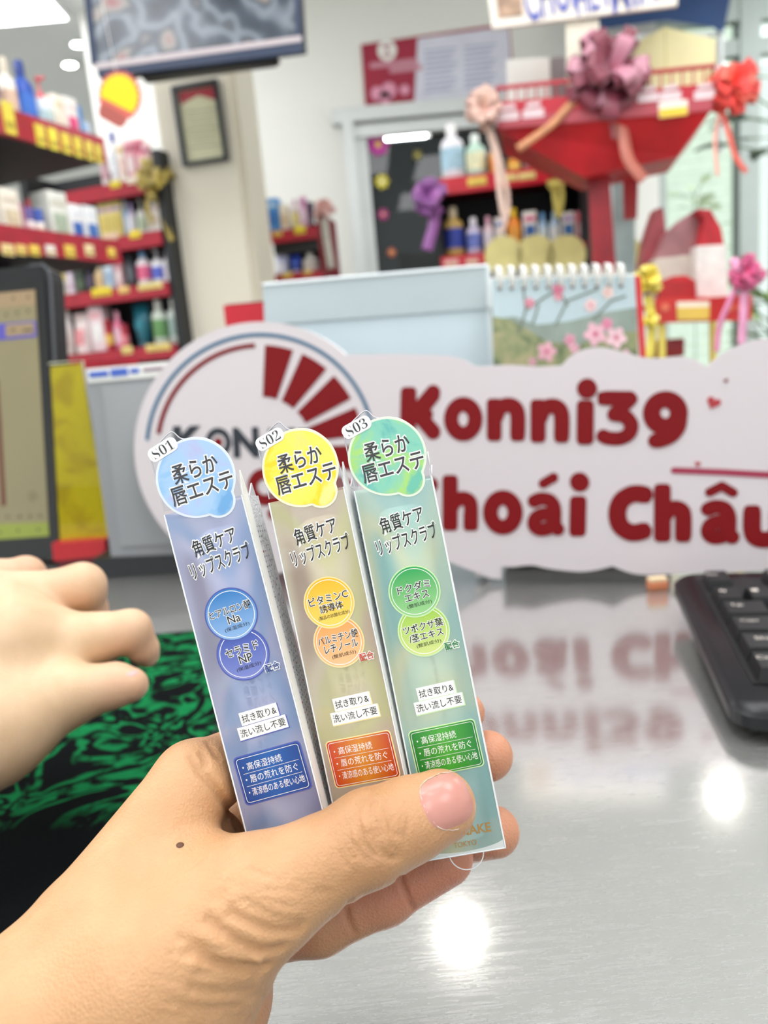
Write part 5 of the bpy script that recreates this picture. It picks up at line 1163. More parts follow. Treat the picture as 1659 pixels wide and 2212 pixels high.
        mb.text(tx[2], (c[0]+0.7*MM, c[1]-3.7*MM), min(9.0, 1.15*len(tx[2]))*MM, 1.25*MM, m_txt, (z+0.11)*MM, 4, 0.0); mb.build('badge_lettering', bdg)
    mb = MB()
    for m_, zz, of in ((m_lab, 0.2, 0.1), (plain('mix_'+pc0, pc0, 0.5), 0.24, 0.012)): mb.text('配合', xy(18.3, 46.6), 4.0*MM, 2.1*MM, m_, zz*MM, 4, of)
    mb.build('badge_note', t)
    # two white strips
    for (s, cx, cy, w_, h_) in (('拭き取り&', 11.6, 58.2, 9.6, 3.8), ('洗い流し不要', 11.7, 61.9, 12.6, 3.7)):
        c = xy(cx, cy); mb = MB(); mb.M = T(c[0], c[1], 0) @ Matrix.Rotation(math.radians(2.5), 4, 'Z')
        mb.box((0.15*MM, -0.2*MM, 0.03*MM), ((w_+1.2)*MM, h_*MM, 0.05*MM), plain('strip_backing_'+tagc, tagc, 0.5)); mb.box((0, 0, 0.07*MM), ((w_+1.0)*MM, (h_-0.2)*MM, 0.06*MM), m_lab)  # coloured backing strip, slightly offset under the white one
        mb.text(s, (0, 0), w_*MM, 2.2*MM, m_txt, 0.13*MM, 0, 0.003); mb.build('white_strip', t)
    # claim panel
    c = xy(11.2, 74.4); g = MB(); g.M = T(c[0], c[1], 0) @ Matrix.Rotation(math.radians(1.5), 4, 'Z')
    hw, hh = 9.4*MM, 6.7*MM
    g.prism(rrect(-hw, -hh, hw, hh, 1.2*MM), 0.02*MM, 0.08*MM, plain('panel_rim_'+tagc, tagc, 0.4)); cp = g.build('claim_panel', t)
    g = MB(); g.M = T(c[0], c[1], 0) @ Matrix.Rotation(math.radians(1.5), 4, 'Z')
    g.prism(rrect(-hw+0.3*MM, -hh+0.3*MM, hw-0.3*MM, hh-0.3*MM, 1.0*MM), 0.08*MM, 0.10*MM, gradient('panel_'+code, pc0, pc1, 'X', mid=pmid, rough=0.25)); g.build('panel_face', cp)
    g = MB(); g.M = T(c[0], c[1], 0) @ Matrix.Rotation(math.radians(1.5), 4, 'Z')
    r_in = rrect(-hw+0.75*MM, -hh+0.75*MM, hw-0.75*MM, hh-0.75*MM, 0.8*MM); 
    for i in range(len(r_in)): g.stroke([r_in[i], r_in[(i+1) % len(r_in)]], 0.07*MM, m_lab, 0.12*MM, seg=3)
    for s, cx, cy, w_ in (('・高保湿持続', -2.0, 3.5, 11.0), ('・唇の荒れを防ぐ', -0.2, 0.1, 14.6), ('・清涼感のある使い心地', 0.2, -3.4, 15.6)):
        g.text(s, (cx*MM, cy*MM), w_*MM, 2.15*MM, m_lab, 0.13*MM, 0, 0.0)
    for yy in (1.8, -1.65): g.stroke([(-7.6*MM, yy*MM), (7.8*MM, yy*MM)], 0.05*MM, m_lab, 0.12*MM, seg=3)
    g.build('claim_lettering', cp)
    # maker's name at the foot and the white curved foot of the film
    mb = MB(); mb.text('CANMAKE', xy(11.2, 97.6), 15.6*MM, 2.5*MM, m_gold, 0.1*MM, 0, 0.02); mb.text('TOKYO', xy(11.2, 101.1), 6.4*MM, 1.5*MM, m_gold, 0.1*MM, 0, 0.0); mb.build('maker_name', t)
    mb = MB(); foot = [xy(22, 104), xy(0, 104)]+[xy(11-11*math.cos(math.radians(a)), 101.0+2.2*math.sin(math.radians(a))) for a in range(0, 181, 12)]; mb.prism(foot, 0.0, 0.05*MM, plain('film_foot', '#dfe4e2', 0.3)); mb.build('film_foot', t)
    # a loop of clear tab under the foot
    MB().ring(xy(11, 104), 4.6*MM, 4.9*MM, m_edge, 0, -1*MM, 180, 360).build('bottom_tab', t)
    # the tube inside, with its own faint printing
    tt = thing('lip_scrub_tube', tubelabel, 'cosmetic tube', frame @ T(Wd/2, -Hd+1.5*MM, -Dp/2-0.5*MM) @ Matrix.Rotation(-math.pi/2, 4, 'X'), 'lip scrub tubes inside the boxes')
    mb = MB(); R = 7.6*MM; mb.lathe([(R*0.9, 32*MM), (R, 33*MM), (R, 88*MM), (R*0.96, 94*MM), (R*0.5, 96*MM)], tubec, 28); mb.build('tube_body', tt)
    MB().lathe([(R*0.92, 0), (R*1.02, 1*MM), (R*1.02, 31*MM), (R*0.98, 31.6*MM)], plain('tube_cap_'+tagc, '#e9eaf0', 0.3), 28).build('cap', tt)
    MB().lathe([(R*1.02, 31.2*MM), (R*1.05, 31.4*MM), (R*1.05, 32.6*MM), (R*1.0, 32.8*MM)], m_foil, 28).build('neck_ring', tt)
    mb = MB(); tg = plain('tube_print', '#2c2a32', 0.5); mb.M = T(0, 0, 1.5*MM+0.1*MM)
    mb = MB(); TI = tt.matrix_basis.inverted() @ frame; mb.M = TI
    if code == 'S03':
        mb.M = TI @ T(12.4*MM, -56*MM, -2.75*MM) @ Matrix.Rotation(math.radians(-90), 4, 'Z'); mb.text('[fragrance free]', (0, 0), 24*MM, 1.6*MM, tg, 0, 0, 0)
    else:
        for j, (s_, l_) in enumerate((('キャンメイク', 17), ('プランプリップ', 21), ('●唇に合わない', 22), ('ご使用をおやめ', 20))):
            mb.M = TI @ T((15.6-j*2.2)*MM, -(48+l_/2)*MM, -2.9*MM-(0.6*MM if abs(j-1.7) > 1.2 else 0)) @ Matrix.Rotation(math.radians(-90), 4, 'Z'); mb.text(s_, (0, 0), l_*MM, 1.7*MM, tg, 0, 0, 0)
    mb.build('tube_lettering', tt)
    LIP.append((frame, Wd, Hd, Dp)); return t
glassmat('clear_side', '#eef2f4', 0.06, 0.12, 0.05)
F1 = lipframe((425, 1033), (588, 1666), 0.2065, 2)
F2 = lipframe((650, 1010), (783, 1638), 0.2115, 9)
F3 = lipframe((838, 986), (963, 1614), 0.2115, 4)
lipbox('S01', F1, (wash('film_blue', [(0.30, '#8a8cba'), (0.42, '#b4bae0'), (0.5, '#94aede'), (0.58, '#c4c6e8'), (0.68, '#a8a2c0')], 42, 0.54), ramp_mat('wash_blue', [(0.3, '#b8b8e0'), (0.45, '#a8c8ec'), (0.58, '#8ebce4'), (0.7, '#6ea6da')], scale=90, rough=0.4, detail=5),
    '#2276bc', '#8db4e2', '#2f4ba8', '#7c88cc', '#0d3a86', '#0d3a86', '#1a5aa8', '#4a56a8', plain('sticker_rim_blue', '#dfe6f0', 0.4), plain('tube_blue', '#dce2f4', 0.3)),
    'slim lip scrub box marked S01, blue and lavender, leftmost in the hand', 'pale blue lip scrub tube inside the box marked S01')
lipbox('S02', F2, (wash('film_yellow', [(0.30, '#d8b6a6'), (0.42, '#e2cdb4'), (0.5, '#e4e0a8'), (0.58, '#ecdfc4'), (0.68, '#c6ac98')], 42, 0.55), ramp_mat('wash_yellow', [(0.3, '#f6e07a'), (0.45, '#f8ea5c'), (0.55, '#f4d81e'), (0.7, '#f8ee8c')], scale=90, rough=0.4, detail=5),
    '#f2b712', '#f6d660', '#f0a04c', '#f4c490', '#c83418', '#b83418', '#d8892c', '#f0dca0', plain('sticker_rim_yellow', '#f6f0d0', 0.4), plain('tube_yellow', '#f4ecd4', 0.3)),
    'slim lip scrub box marked S02, yellow and peach, middle one in the hand', 'cream lip scrub tube inside the box marked S02')
lipbox('S03', F3, (wash('film_green', [(0.30, '#8ac8ca'), (0.42, '#b4e0d8'), (0.5, '#cce8d4'), (0.58, '#e6ecc6'), (0.68, '#9ed4ce')], 42, 0.55), ramp_mat('wash_green', [(0.28, '#4aa8ac'), (0.42, '#86ccb4'), (0.55, '#a8d878'), (0.7, '#6cc0a8')], scale=90, rough=0.4, detail=5),
    '#12a04e', '#9ad08a', '#96c83c', '#d4e08a', '#0d7a2c', '#0d7a2c', '#4aa838', '#c8e4b0', plain('sticker_rim_green', '#e4f2d8', 0.4), plain('tube_green', '#e2f4ea', 0.3)),
    'slim lip scrub box marked S03, mint and green, rightmost under the thumb', 'pale green lip scrub tube inside the box marked S03')
# ================================================================== THE HANDS
class Field:
    """a signed distance grid in which bones of flesh are blended and then turned into one continuous skin"""
    def __init__(self, lo, hi, h):
        self.lo = np.array(lo, dtype=np.float64); self.h = h
        self.n = np.ceil((np.array(hi)-self.lo)/h).astype(int)+1
        ax = [self.lo[i]+h*np.arange(self.n[i]) for i in range(3)]
        self.X, self.Y, self.Z = [a.astype(np.float32) for a in np.meshgrid(*ax, indexing='ij')]
        self.d = np.full(self.X.shape, 1.0, dtype=np.float32)
    def cone(self, a, b, ra, rb, flat=None):
        a, b = np.array(a, dtype=np.float32), np.array(b, dtype=np.float32); ba = b-a; L = max(float(ba @ ba), 1e-12)
        px, py, pz = self.X-a[0], self.Y-a[1], self.Z-a[2]
        t = np.clip((px*ba[0]+py*ba[1]+pz*ba[2])/L, 0, 1)
        qx, qy, qz = px-ba[0]*t, py-ba[1]*t, pz-ba[2]*t
        return np.sqrt(qx*qx+qy*qy+qz*qz)-(ra+(rb-ra)*t)
    def chain(self, pts, rs, k=0.002):
        d = None
        for i in range(len(pts)-1):
            c = self.cone(pts[i], pts[i+1], rs[i], rs[i+1]); d = c if d is None else smin(d, c, k)
        return d
    def sample(self, p):
        q = (np.array(p)-self.lo)/self.h; i = np.clip(np.floor(q).astype(int), 0, self.n-2); f = np.clip(q-i, 0, 1); s = 0.0
        for dx in (0, 1):
            for dy in (0, 1):
                for dz in (0, 1):
                    s += self.d[i[0]+dx, i[1]+dy, i[2]+dz]*(f[0] if dx else 1-f[0])*(f[1] if dy else 1-f[1])*(f[2] if dz else 1-f[2])
        return float(s)
    def trace(self, px, py, d0, d1):
        """first skin point met along the line of sight between two depths"""
        d = d0
        while d < d1:
            p = P(px, py, d); s = self.sample(p)
            if s < 0.00005: return p, self.normal(p)
            d += max(s*0.8, 0.0002)
        return None
    def normal(self, p):
        e = self.h*1.5; p = np.array(p); g = np.array([self.sample(p+np.eye(3)[i]*e)-self.sample(p-np.eye(3)[i]*e) for i in range(3)]); return Vector(g/(np.linalg.norm(g)+1e-12))
    def carve(self, pts, w, depth):
        """press a crease (depth>0) or raise a fold (depth<0) along pts"""
        pts = [np.array(p) for p in pts]; lo = np.min(pts, axis=0)-w*3; hi = np.max(pts, axis=0)+w*3
        i0 = np.clip(((lo-self.lo)/self.h).astype(int), 0, self.n-1); i1 = np.clip(((hi-self.lo)/self.h).astype(int)+2, 0, self.n)
        sl = tuple(slice(i0[k], i1[k]) for k in range(3)); X, Y, Z = self.X[sl], self.Y[sl], self.Z[sl]; best = None
        for a, b in zip(pts[:-1], pts[1:]):
            ba = (b-a).astype(np.float32); L = max(float(ba @ ba), 1e-12); x, y, z = X-np.float32(a[0]), Y-np.float32(a[1]), Z-np.float32(a[2])
            t = np.clip((x*ba[0]+y*ba[1]+z*ba[2])/L, 0, 1); q = (x-ba[0]*t)**2+(y-ba[1]*t)**2+(z-ba[2]*t)**2
            best = q if best is None else np.minimum(best, q)
        self.d[sl] += np.float32(depth)*np.exp(-best/np.float32(w*w))
    def mesh(self):
        d = self.d; ins = d < 0; nx, ny, nz = d.shape
        c = np.zeros((nx-1, ny-1, nz-1), dtype=np.int8)
        for a in (0, 1):
            for b in (0, 1):
                for e in (0, 1): c += ins[a:nx-1+a, b:ny-1+b, e:nz-1+e]
        act = np.argwhere((c > 0) & (c < 8)); idx = np.full(c.shape, -1, dtype=np.int64); idx[tuple(act.T)] = np.arange(len(act))
        acc = np.zeros((len(act), 3)); cnt = np.zeros(len(act)); C = [(a, b, e) for a in (0, 1) for b in (0, 1) for e in (0, 1)]
        for p in C:
            for ax in range(3):
                if p[ax]: continue
                q = list(p); q[ax] = 1
                v0 = d[tuple((act+np.array(p)).T)]; v1 = d[tuple((act+np.array(q)).T)]
                m = (v0 < 0) != (v1 < 0); t = np.where(m, v0/np.where(m, v0-v1, 1), 0)
                pos = np.tile(np.array(p, dtype=float), (len(act), 1)); pos[:, ax] += t
                acc[m] += pos[m]; cnt[m] += 1
        V = self.lo+(act+acc/cnt[:, None])*self.h; F = []
        for ax in range(3):
            a1, a2 = (ax+1) % 3, (ax+2) % 3; s0 = [slice(None)]*3; s1 = [slice(None)]*3; s0[ax] = slice(0, -1); s1[ax] = slice(1, None)
            A, B = ins[tuple(s0)], ins[tuple(s1)]; e = np.argwhere(A != B)
            e = e[(e[:, a1] > 0) & (e[:, a2] > 0) & (e[:, a1] < d.shape[a1]-1) & (e[:, a2] < d.shape[a2]-1)]
            def cell(o1, o2):
                q = e.copy(); q[:, a1] -= o1; q[:, a2] -= o2; return idx[tuple(q.T)]
            quad = np.stack([cell(1, 1), cell(0, 1), cell(0, 0), cell(1, 0)], axis=1)
            fl = A[tuple(e.T)]; quad[~fl] = quad[~fl][:, ::-1]; F.append(quad)
        F = np.concatenate(F); return V, F[(F >= 0).all(axis=1)]
def smin(a, b, k):
    h = np.clip(0.5+0.5*(b-a)/k, 0, 1); return b+(a-b)*h-k*h*(1-h)
def smax(a, b, k): return -smin(-a, -b, k)
def boxfield(F, fr, w, h, d, g):
    """distance to a lip box, grown by g"""
    inv = np.array(fr.inverted()); q = [inv[i, 0]*F.X+inv[i, 1]*F.Y+inv[i, 2]*F.Z+inv[i, 3] for i in range(3)]
    a = [np.abs(q[0]-w/2)-(w/2+g), np.abs(q[1]+h/2)-(h/2+g), np.abs(q[2]+d/2)-(d/2+g)]
    out = np.sqrt(sum(np.maximum(x, 0)**2 for x in a)); return (out+np.minimum(np.maximum(np.maximum(a[0], a[1]), a[2]), 0)).astype(np.float32)
def skin_object(name, F, m, parent, tint):
    V, Q = F.mesh(); me = bpy.data.meshes.new(name); me.vertices.add(len(V)); me.vertices.foreach_set('co', V.astype(np.float32).ravel())
    me.loops.add(len(Q)*4); me.polygons.add(len(Q)); me.loops.foreach_set('vertex_index', Q.ravel().astype(np.int32))
    me.polygons.foreach_set('loop_start', np.arange(0, len(Q)*4, 4, dtype=np.int32)); me.polygons.foreach_set('loop_total', np.full(len(Q), 4, dtype=np.int32))
    me.update(calc_edges=True); me.validate(); me.polygons.foreach_set('use_smooth', np.ones(len(me.polygons), dtype=bool))
    a = me.color_attributes.new('tint', 'FLOAT_COLOR', 'POINT'); c = np.ones((len(V), 4), dtype=np.float32); c[:, :3] = tint(V); a.data.foreach_set('color', c.ravel())
    me.materials.append(m); o = bpy.data.objects.new(name, me); col.objects.link(o); o.parent = parent; return o
def skin_mat(name, base, pink, deep, fine=1.0, sss=0.25):
    """skin: tint.r mixes towards a pink complexion, tint.g towards a deeper tan, also the painted shade in creases"""
    m = mat(name, base, 0.48, sss=0.0); N, L, b = nodes_of(m)
    b.inputs['Subsurface Weight'].default_value = sss; b.inputs['Subsurface Radius'].default_value = (1.0, 0.4, 0.22); b.inputs['Subsurface Scale'].default_value = 0.0012
    at = N.new('ShaderNodeAttribute'); at.attribute_name = 'tint'; sp = N.new('ShaderNodeSeparateColor'); L.new(at.outputs['Color'], sp.inputs[0])
    tc = N.new('ShaderNodeTexCoord'); n = N.new('ShaderNodeTexNoise'); n.inputs['Scale'].default_value = 90; n.inputs['Detail'].default_value = 3; L.new(tc.outputs['Object'], n.inputs['Vector'])
    r = N.new('ShaderNodeValToRGB'); c = lin(base); r.color_ramp.elements[0].position = 0.3; r.color_ramp.elements[1].position = 0.7
    r.color_ramp.elements[0].color = (c[0]*0.94, c[1]*0.92, c[2]*0.88, 1); r.color_ramp.elements[1].color = (c[0]*1.05, c[1]*1.05, c[2]*1.06, 1); L.new(n.outputs['Fac'], r.inputs['Fac'])
    m1 = N.new('ShaderNodeMix'); m1.data_type = 'RGBA'; m1.inputs[7].default_value = lin(pink); L.new(sp.outputs[0], m1.inputs[0]); L.new(r.outputs['Color'], m1.inputs[6])
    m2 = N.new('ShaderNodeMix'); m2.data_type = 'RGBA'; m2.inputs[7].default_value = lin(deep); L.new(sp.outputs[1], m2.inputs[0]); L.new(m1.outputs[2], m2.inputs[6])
    L.new(m2.outputs[2], b.inputs['Base Color'])
    v = N.new('ShaderNodeTexVoronoi'); v.inputs['Scale'].default_value = 1300; L.new(tc.outputs['Object'], v.inputs['Vector'])
    n2 = N.new('ShaderNodeTexNoise'); n2.inputs['Scale'].default_value = 420; n2.inputs['Detail'].default_value = 4; n2.inputs['Distortion'].default_value = 0.8; L.new(tc.outputs['Object'], n2.inputs['Vector'])
    ad = N.new('ShaderNodeMath'); ad.operation = 'MULTIPLY_ADD'; ad.inputs[1].default_value = 0.5; L.new(v.outputs['Distance'], ad.inputs[0]); L.new(n2.outputs['Fac'], ad.inputs[2])
    bp = N.new('ShaderNodeBump'); bp.inputs['Strength'].default_value = 0.5*fine; bp.inputs['Distance'].default_value = 0.0005; L.new(ad.outputs[0], bp.inputs['Height']); L.new(bp.outputs['Normal'], b.inputs['Normal'])
    return m
def npv(v): return np.array(v, dtype=np.float64)
def near(V, pts, r):
    """1 at pts, fading to 0 at distance r"""
    o = np.zeros(len(V))
    for p in pts: o = np.maximum(o, np.clip(1-np.linalg.norm(V-npv(p), axis=1)/r, 0, 1))
    return o*o*(3-2*o)
def near_line(V, a, b, r):
    a, b = npv(a), npv(b); ba = b-a; t = np.clip(((V-a) @ ba)/(ba @ ba), 0, 1); o = np.clip(1-np.linalg.norm(V-a-t[:, None]*ba, axis=1)/r, 0, 1); return o*o*(3-2*o)

# ---------------------------------------------------------------- the hand that holds the boxes
p_ = lambda x, y, d: tuple(P(x, y, d))
J = dict(
 fore=p_(-120, 2560, .165), wr_i=p_(60, 2250, .176), wr_u=p_(330, 2420, .178),
 cm_i=p_(190, 2010, .190), mi=p_(418, 1690, .2135), mm=p_(470, 1800, .243), mr=p_(500, 1900, .246), mp=p_(540, 2010, .238),
 cmc=p_(300, 2110, .180), tm=p_(560, 1940, .1885), ti=p_(800, 1808, .1945), tt=p_(950, 1742, .2005))
bp_ = [p for f, W_, H_, D_ in LIP for p in [f @ Vector((x, y, z)) for x in (0, W_) for y in (0, -H_) for z in (0, -D_)]]
allp = [Vector(v) for v in J.values()]+[P(1130, 1800, .25), P(1130, 1600, .25), P(0, 2330, .16), P(620, 2300, .2)]
keep = [v for k, v in J.items() if k != 'fore']
lo = [min(min(v[i] for v in keep), min(v[i] for v in allp[-4:]))-0.022 for i in range(3)]; hi = [max(max(v[i] for v in keep), max(v[i] for v in allp[-4:]))+0.02 for i in range(3)]
H = Field(lo, hi, 0.00065)
# dorsum, wrist and thenar
palm = H.chain([J['fore'], J['wr_i'], J['cm_i'], J['mi']], [.026, .0185, .0135, .0112])
palm = smin(palm, H.chain([J['fore'], J['wr_u']], [.026, .019]), 0.010)
palm = smin(palm, H.chain([J['wr_i'], p_(330, 1960, .200), p_(450, 1830, .222)], [.019, .014, .011]), 0.010)
palm = smin(palm, H.chain([J['wr_i'], J['wr_u']], [.018, .019]), 0.012)
thenar = H.chain([J['wr_u'], J['cmc'], J['tm']], [.018, .0185, .0138], 0.006)
palm = smin(palm, thenar, 0.010)
palm = smin(palm, H.chain([p_(420, 2140, .190), p_(470, 2080, .190)], [.0165, .0145]), 0.008)
palm = smin(palm, H.chain([p_(330, 1960, .196), p_(470, 1890, .197)], [.0105, .0075]), 0.012)
# the palm behind the boxes
palm = smin(palm, H.chain([p_(330, 2000, .215), p_(470, 1870, .243)], [.014, .012]), 0.008)
palm = smin(palm, H.chain([p_(330, 2200, .200), p_(430, 2060, .222), J['mp']], [.016, .015, .011]), 0.008)
palm = smin(palm, H.chain([p_(410, 2290, .205), p_(490, 2160, .213), p_(532, 2085, .218)], [.0145, .0125, .0085]), 0.004)
# thumb
thumb = H.chain([J['tm'], p_(680, 1873, .192), J['ti'], p_(880, 1772, .1985), J['tt']], [.0128, .0112, .0113, .0102, .0094], 0.003)
hand = smin(palm, thumb, 0.007)
# fingers behind the boxes
FN = {
 'index': ([J['mi'], p_(600, 1600, .247), p_(850, 1570, .250), p_(1001, 1540, .246)], [.0105, .009, .008, .0068]),
 'middle': ([J['mm'], p_(700, 1700, .253), p_(920, 1660, .253), p_(1054, 1633, .247)], [.0105, .0092, .0086, .0080]),
 'ring': ([J['mr'], p_(760, 1830, .253), p_(960, 1812, .253), p_(1068, 1797, .246)], [.0105, .0092, .0086, .0080]),
 'little': ([J['mp'], p_(690, 1990, .238), p_(830, 1930, .239), p_(962, 1852, .236)], [.0105, .0096, .0090, .0085])}
fd = None
for k, (pts, rs) in FN.items():
    c = H.chain(pts, rs, 0.003); fd = c if fd is None else smin(fd, c, 0.0010)
hand = smin(hand, fd, 0.0035)
for fr, W_, H_, D_ in LIP: hand = smax(hand, -boxfield(H, fr, W_, H_, D_, 0.0003), 0.0015)
H.d = hand
def zc(X, Y): return (640+X/2.963, 1480+Y/2.963)
def zd(X, Y): return (200+X/2.963, 1500+Y/2.963)
def crease(pts, conv, w, dep, near_d=.15, far_d=.3):
    q = [H.trace(*(conv(*p) if conv else p), near_d, far_d) for p in pts]; q = [v[0] for v in q if v]
    if len(q) > 1: return (q, w, dep)
CR = []
def addc(pts, conv, w, dep, n=4):
    c = crease(smooth_pts(pts, n), conv, w, dep)
    if c: CR.append(c)
# thumb joint creases
addc([(412, 725), (392, 815), (402, 920), (432, 1010), (500, 1095)], zc, .0007, .00075*1.25)
addc([(500, 745), (480, 835), (522, 930), (518, 1010), (566, 1090), (640, 1112)], zc, .0007, .0008*1.25)
addc([(460, 705), (438, 780), (448, 850)], zc, .0005, .00045*1.25)
addc([(330, 890), (338, 975), (400, 1062), (470, 1132)], zc, .0006, .0005*1.25)
addc([(556, 770), (596, 850), (612, 925), (652, 965)], zc, .0005, .0004*1.25)
addc([(300, 930), (312, 1020), (370, 1110)], zc, .0005, .0003*1.25)
addc([(440, 960), (500, 940), (540, 965)], zc, .0005, .0004*1.25); addc([(600, 1040), (650, 1060), (660, 1100)], zc, .0005, .0003*1.25)
addc([(690, 760), (720, 850), (700, 950)], zc, .0005, .0002*1.25); addc([(240, 960), (260, 1060), (330, 1160)], zc, .0006, .0002*1.25)
rnd = random.Random(12)
for k in range(26):
    x, y = rnd.uniform(300, 700), rnd.uniform(720, 1060); L_ = rnd.uniform(40, 130); sl_ = 0.25 if x > 520 else -0.1
    addc([(x, y), (x+L_*sl_*0.3+rnd.uniform(-10, 10), y+L_*0.5), (x+L_*sl_+rnd.uniform(-10, 10), y+L_)], zc, .00045, rnd.uniform(.00012, .0003), 3)
# folds at the root of the thumb
addc([(880, 1400), (1040, 1470), (1180, 1512), (1330, 1500)], zd, .0011, .0009)
addc([(740, 1440), (900, 1560), (1070, 1640), (1210, 1622)], zd, .0010, .0008)
addc([(640, 1630), (790, 1725), (950, 1752), (1110, 1745)], zd, .0011, .0011)
addc([(960, 1325), (1140, 1420), (1340, 1465)], zd, .0009, .0004)
addc([(690, 1770), (880, 1805), (1060, 1795)], zd, .0009, .0004); addc([(640, 1890), (850, 1915), (1010, 1900)], zd, .0009, .0004)
addc([(560, 1560), (720, 1610), (860, 1640), (1020, 1690)], zd, .0009, .0004); addc([(500, 1980), (720, 2010), (930, 2000)], zd, .0009, .0003)
addc([(700, 1560), (880, 1650), (1060, 1700)], zd, .0014, -.0006); addc([(640, 1700), (800, 1780), (1000, 1800)], zd, .0014, -.0004)
# web between thumb and forefinger
addc([(700, 380), (722, 440), (692, 492), (762, 565), (850, 690), (930, 850)], zd, .0010, .0011); addc([(622, 395), (660, 455), (690, 490)], zd, .0009, .0007); addc([(740, 300), (770, 360), (800, 400)], zd, .0008, .0005)
# little finger
addc([(662, 1235), (700, 1330), (742, 1432)], zc, .0008, .0007); addc([(342, 1385), (322, 1460), (372, 1582)], zc, .0008, .0006); addc([(300, 1440), (330, 1540)], zc, .0006, .0004)
# light lengthwise skin lines over the thumb root
rnd = random.Random(8)
for k in range(26):
    x, y = rnd.uniform(700, 1500), rnd.uniform(1080, 1420); L_ = rnd.uniform(50, 150)
    addc([(x, y), (x+L_*0.5, y+L_*0.16), (x+L_, y+L_*0.26)], zd, .00055, rnd.uniform(.00010, .00024), 3)
for k in range(30):
    x, y = rnd.uniform(350, 1000), rnd.uniform(1480, 2060); L_ = rnd.uniform(80, 220)
    addc([(x, y), (x+L_*0.5, y+L_*0.12), (x+L_, y+L_*0.14)], zd, .0006, rnd.uniform(.00008, .0002), 3)
nail_c = H.trace(962, 1728, .15, .25)
for q, w_, dp in CR: H.carve(q, w_*1.05, dp*1.7)
tint_pts = dict(tips=[FN[k][0][3] for k in FN], thumb=J['tt'])
def tint(V):
    c = np.zeros((len(V), 3))
    c[:, 0] = np.clip(0.75*near(V, tint_pts['tips'], 0.045)+0.8*near_line(V, J['mp'], FN['little'][0][3], 0.02)+0.3*near(V, [J['tt']], 0.02)+0.8*near_line(V, p_(480, 2200, .215), p_(560, 2070, .22), 0.022)+0.35*near_line(V, p_(470, 1640, .222), p_(535, 1800, .222), 0.018), 0, 1)
    c[:, 1] = np.clip(0.55*near(V, [J['ti']], 0.022)+0.25*near_line(V, J['tm'], J['ti'], 0.018)+0.25*near_line(V, J['cm_i'], J['wr_i'], 0.02), 0, 1)
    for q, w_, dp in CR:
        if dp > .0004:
            for a, b in zip(q[:-1], q[1:]): c[:, 1] = np.maximum(c[:, 1], 0.42*near_line(V, a, b, w_*1.7))  # deeper tone painted along the creases as shade
    return c
m_skin = skin_mat('warm_skin', '#c99b70', '#d08a6e', '#986238')
ho = thing('hand', 'foreground left hand gripping three slim boxes, thumb nail in front', 'hand', None)
hs = skin_object('skin', H, m_skin, ho, tint)
# thumb nail: a thin curved plate laid on the tip
m_nail = mat('nail_pink', '#c4877a', 0.34, vary=0.06, vscale=150, coat=0.15)
def nail(cx, cy, ax, hl, hw, deg, F, d0, d1, lift, m, name, parent, ex=2.8):
    ca, sa = math.cos(math.radians(deg)), -math.sin(math.radians(deg)); v = []; f = []; n = 14
    for i in range(n+1):
        for k in range(n+1):
            u, w_ = -1+2*i/n, -1+2*k/n
            r_ = (abs(u)**ex+abs(w_)**ex)**(1/ex); mx = max(abs(u), abs(w_)); s = mx/r_ if r_ > 0 else 0
            a, b = u*s*hl, w_*s*hw; h_ = F.trace(cx+a*ca+b*sa*-1, cy+a*sa+b*ca, d0, d1)
            if h_ is None: return None
            p, nn = h_; v.append(tuple(p+nn*(lift*(1-0.75*mx**6))))
    base = [tuple(Vector(q)-FWD*-0.0012) for q in v]; N_ = (n+1)**2
    for i in range(n):
        for k in range(n): a = i*(n+1)+k; f.append((a, a+1, a+n+2, a+n+1))
    mb = MB(); mb.add(v, f, m, True); return mb.build(name, parent)
H2 = H
nail(964, 1731, None, 53, 57, 24, H, .15, .25, 0.0005, m_nail, 'thumb_nail', ho)
# pale ragged cuticle around the nail
mb = MB(); cm = mat('dry_cuticle', '#ecd6c6', 0.6, bump=0.6, bscale=2500); pts = []
for x, y in smooth_pts([(978, 1668), (950, 1672), (925, 1684), (908, 1702), (912, 1730), (926, 1760), (945, 1786), (975, 1793), (990, 1790)], 5):
    h_ = H.trace(x+rnd.uniform(-1, 1), y+rnd.uniform(-1, 1), .15, .25)
    if h_: pts.append(h_[0]+h_[1]*0.0001)
if len(pts) > 3: mb.tube(pts, [rnd.uniform(.00008, .00022) for _ in pts], cm, 6); mb.build('cuticle', ho)
h_ = H.trace(389, 1826, .15, .26)
if h_:
    mb = MB(); R_ = Vector((0, 0, 1)).rotation_difference(h_[1]).to_matrix().to_4x4(); R_.translation = h_[0]
    mb.lathe([(.0011, -.0002), (.0010, .0001), (.0006, .0003), (.0001, .00035)], mat('mole_brown', '#5c3a26', 0.6), 14, R_); o = mb.build('mole', ho); o['label'] = 'small dark brown mole'

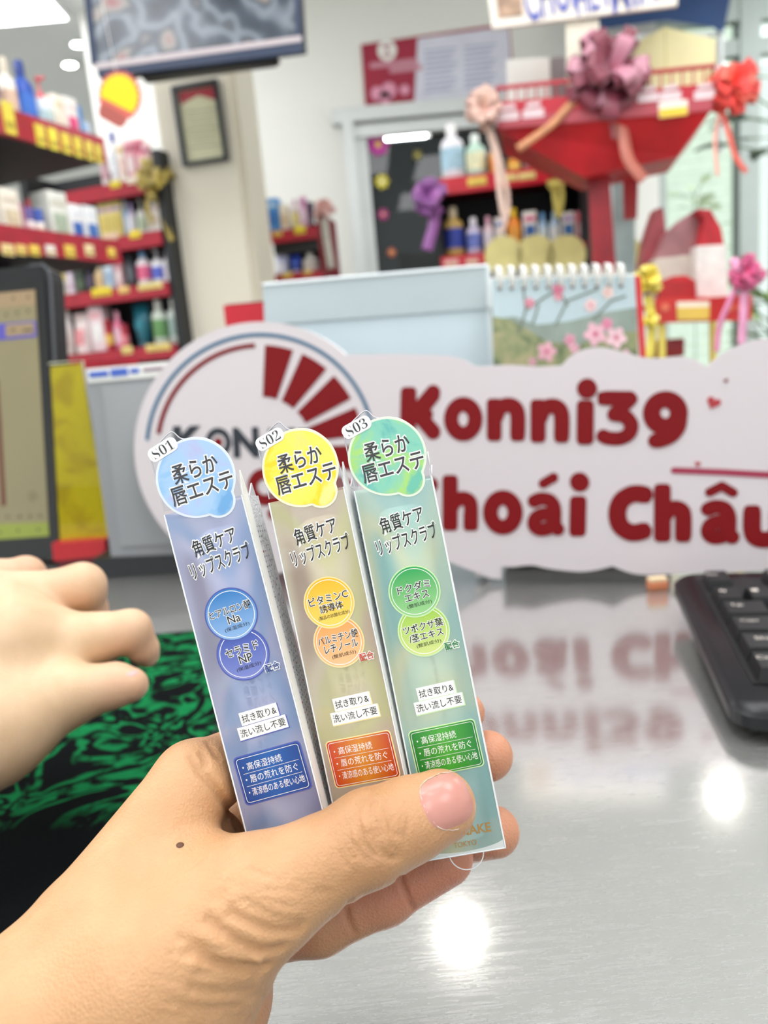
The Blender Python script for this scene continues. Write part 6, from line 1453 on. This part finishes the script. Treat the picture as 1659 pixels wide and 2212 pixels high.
# ---------------------------------------------------------------- the other hand, resting on the mouse pad
SC = 1.075
q_ = lambda x, y, d: tuple(P(x, y, d*SC))
def Gc(pts, rs, k=0.002): return G.chain(pts, [r*SC for r in rs], k)
K_ = dict(fore=q_(-420, 1760, .30), wr=q_(-160, 1540, .325), wr2=q_(-120, 1640, .315))
lo = [min(P(x, y, d*SC)[i] for x, y, d in ((-60, 1150, .42), (-60, 1720, .28), (380, 1560, .30), (380, 1200, .42), (-60, 1700, .40)))-.01 for i in range(3)]
hi = [max(P(x, y, d*SC)[i] for x, y, d in ((-60, 1150, .42), (-60, 1720, .28), (380, 1560, .30), (380, 1200, .42), (-60, 1700, .40)))+.01 for i in range(3)]
lo[0] = P(-190, 1400, .39)[0]; lo[2] = COUNTER_Z+0.0035
G = Field(lo, hi, 0.0013)
d2 = Gc([K_['fore'], q_(-20, 1575, .322), q_(130, 1505, .334)], [.030, .0225, .0150], 0.01)
d2 = smin(d2, Gc([K_['wr'], q_(20, 1400, .345), q_(115, 1400, .352)], [.028, .025, .0180], 0.01), 0.012)
d2 = smin(d2, Gc([K_['wr'], q_(-10, 1335, .365), q_(60, 1308, .372)], [.026, .021, .0160], 0.01), 0.012)
d2 = smin(d2, Gc([q_(-100, 1340, .385), q_(-10, 1270, .395)], [.022, .0145]), 0.012)
m2 = lambda pts, rs: Gc([q_(*q) for q in pts], rs, 0.004)
f0 = m2([(-10, 1268, .397), (55, 1244, .402), (88, 1290, .408)], [.0140, .0098, .0080])
f1 = m2([(60, 1308, .372), (178, 1266, .374), (192, 1320, .384), (170, 1380, .392)], [.0155, .0108, .0088, .0072])
f2 = m2([(115, 1400, .352), (282, 1362, .353), (310, 1402, .358), (318, 1418, .360)], [.0165, .0092, .0066, .0050])
f3 = m2([(130, 1505, .334), (250, 1480, .333), (284, 1479, .332)], [.0150, .0092, .0072])
f4 = m2([(20, 1500, .36), (110, 1480, .376), (170, 1462, .382)], [.016, .011, .008])
fs = smin(smin(smin(smin(f0, f1, .0015), f2, .0015), f3, .0015), f4, .0015)
G.d = smin(d2, fs, 0.0035)
def tint2(V):
    c = np.zeros((len(V), 3)); c[:, 0] = np.clip(0.55*near(V, [q_(60, 1235, .40), q_(200, 1290, .38), q_(300, 1390, .355), q_(290, 1470, .332)], 0.03)+0.25*near(V, [q_(120, 1290, .37), q_(40, 1260, .39)], 0.03), 0, 1); return c
m_skin2 = skin_mat('pale_skin', '#d4b592', '#d09a80', '#c08c64', 0.5)
h2 = thing('hand', 'paler hand at the left edge, fingers curled over the mouse pad', 'hand', None)
skin_object('skin', G, m_skin2, h2, tint2)
nail(286, 1455, None, 13, 6, 20, G, .25, .46, 0.0003, mat('nail_pale', '#dca6a0', 0.3), 'finger_nail', h2, 2.2)
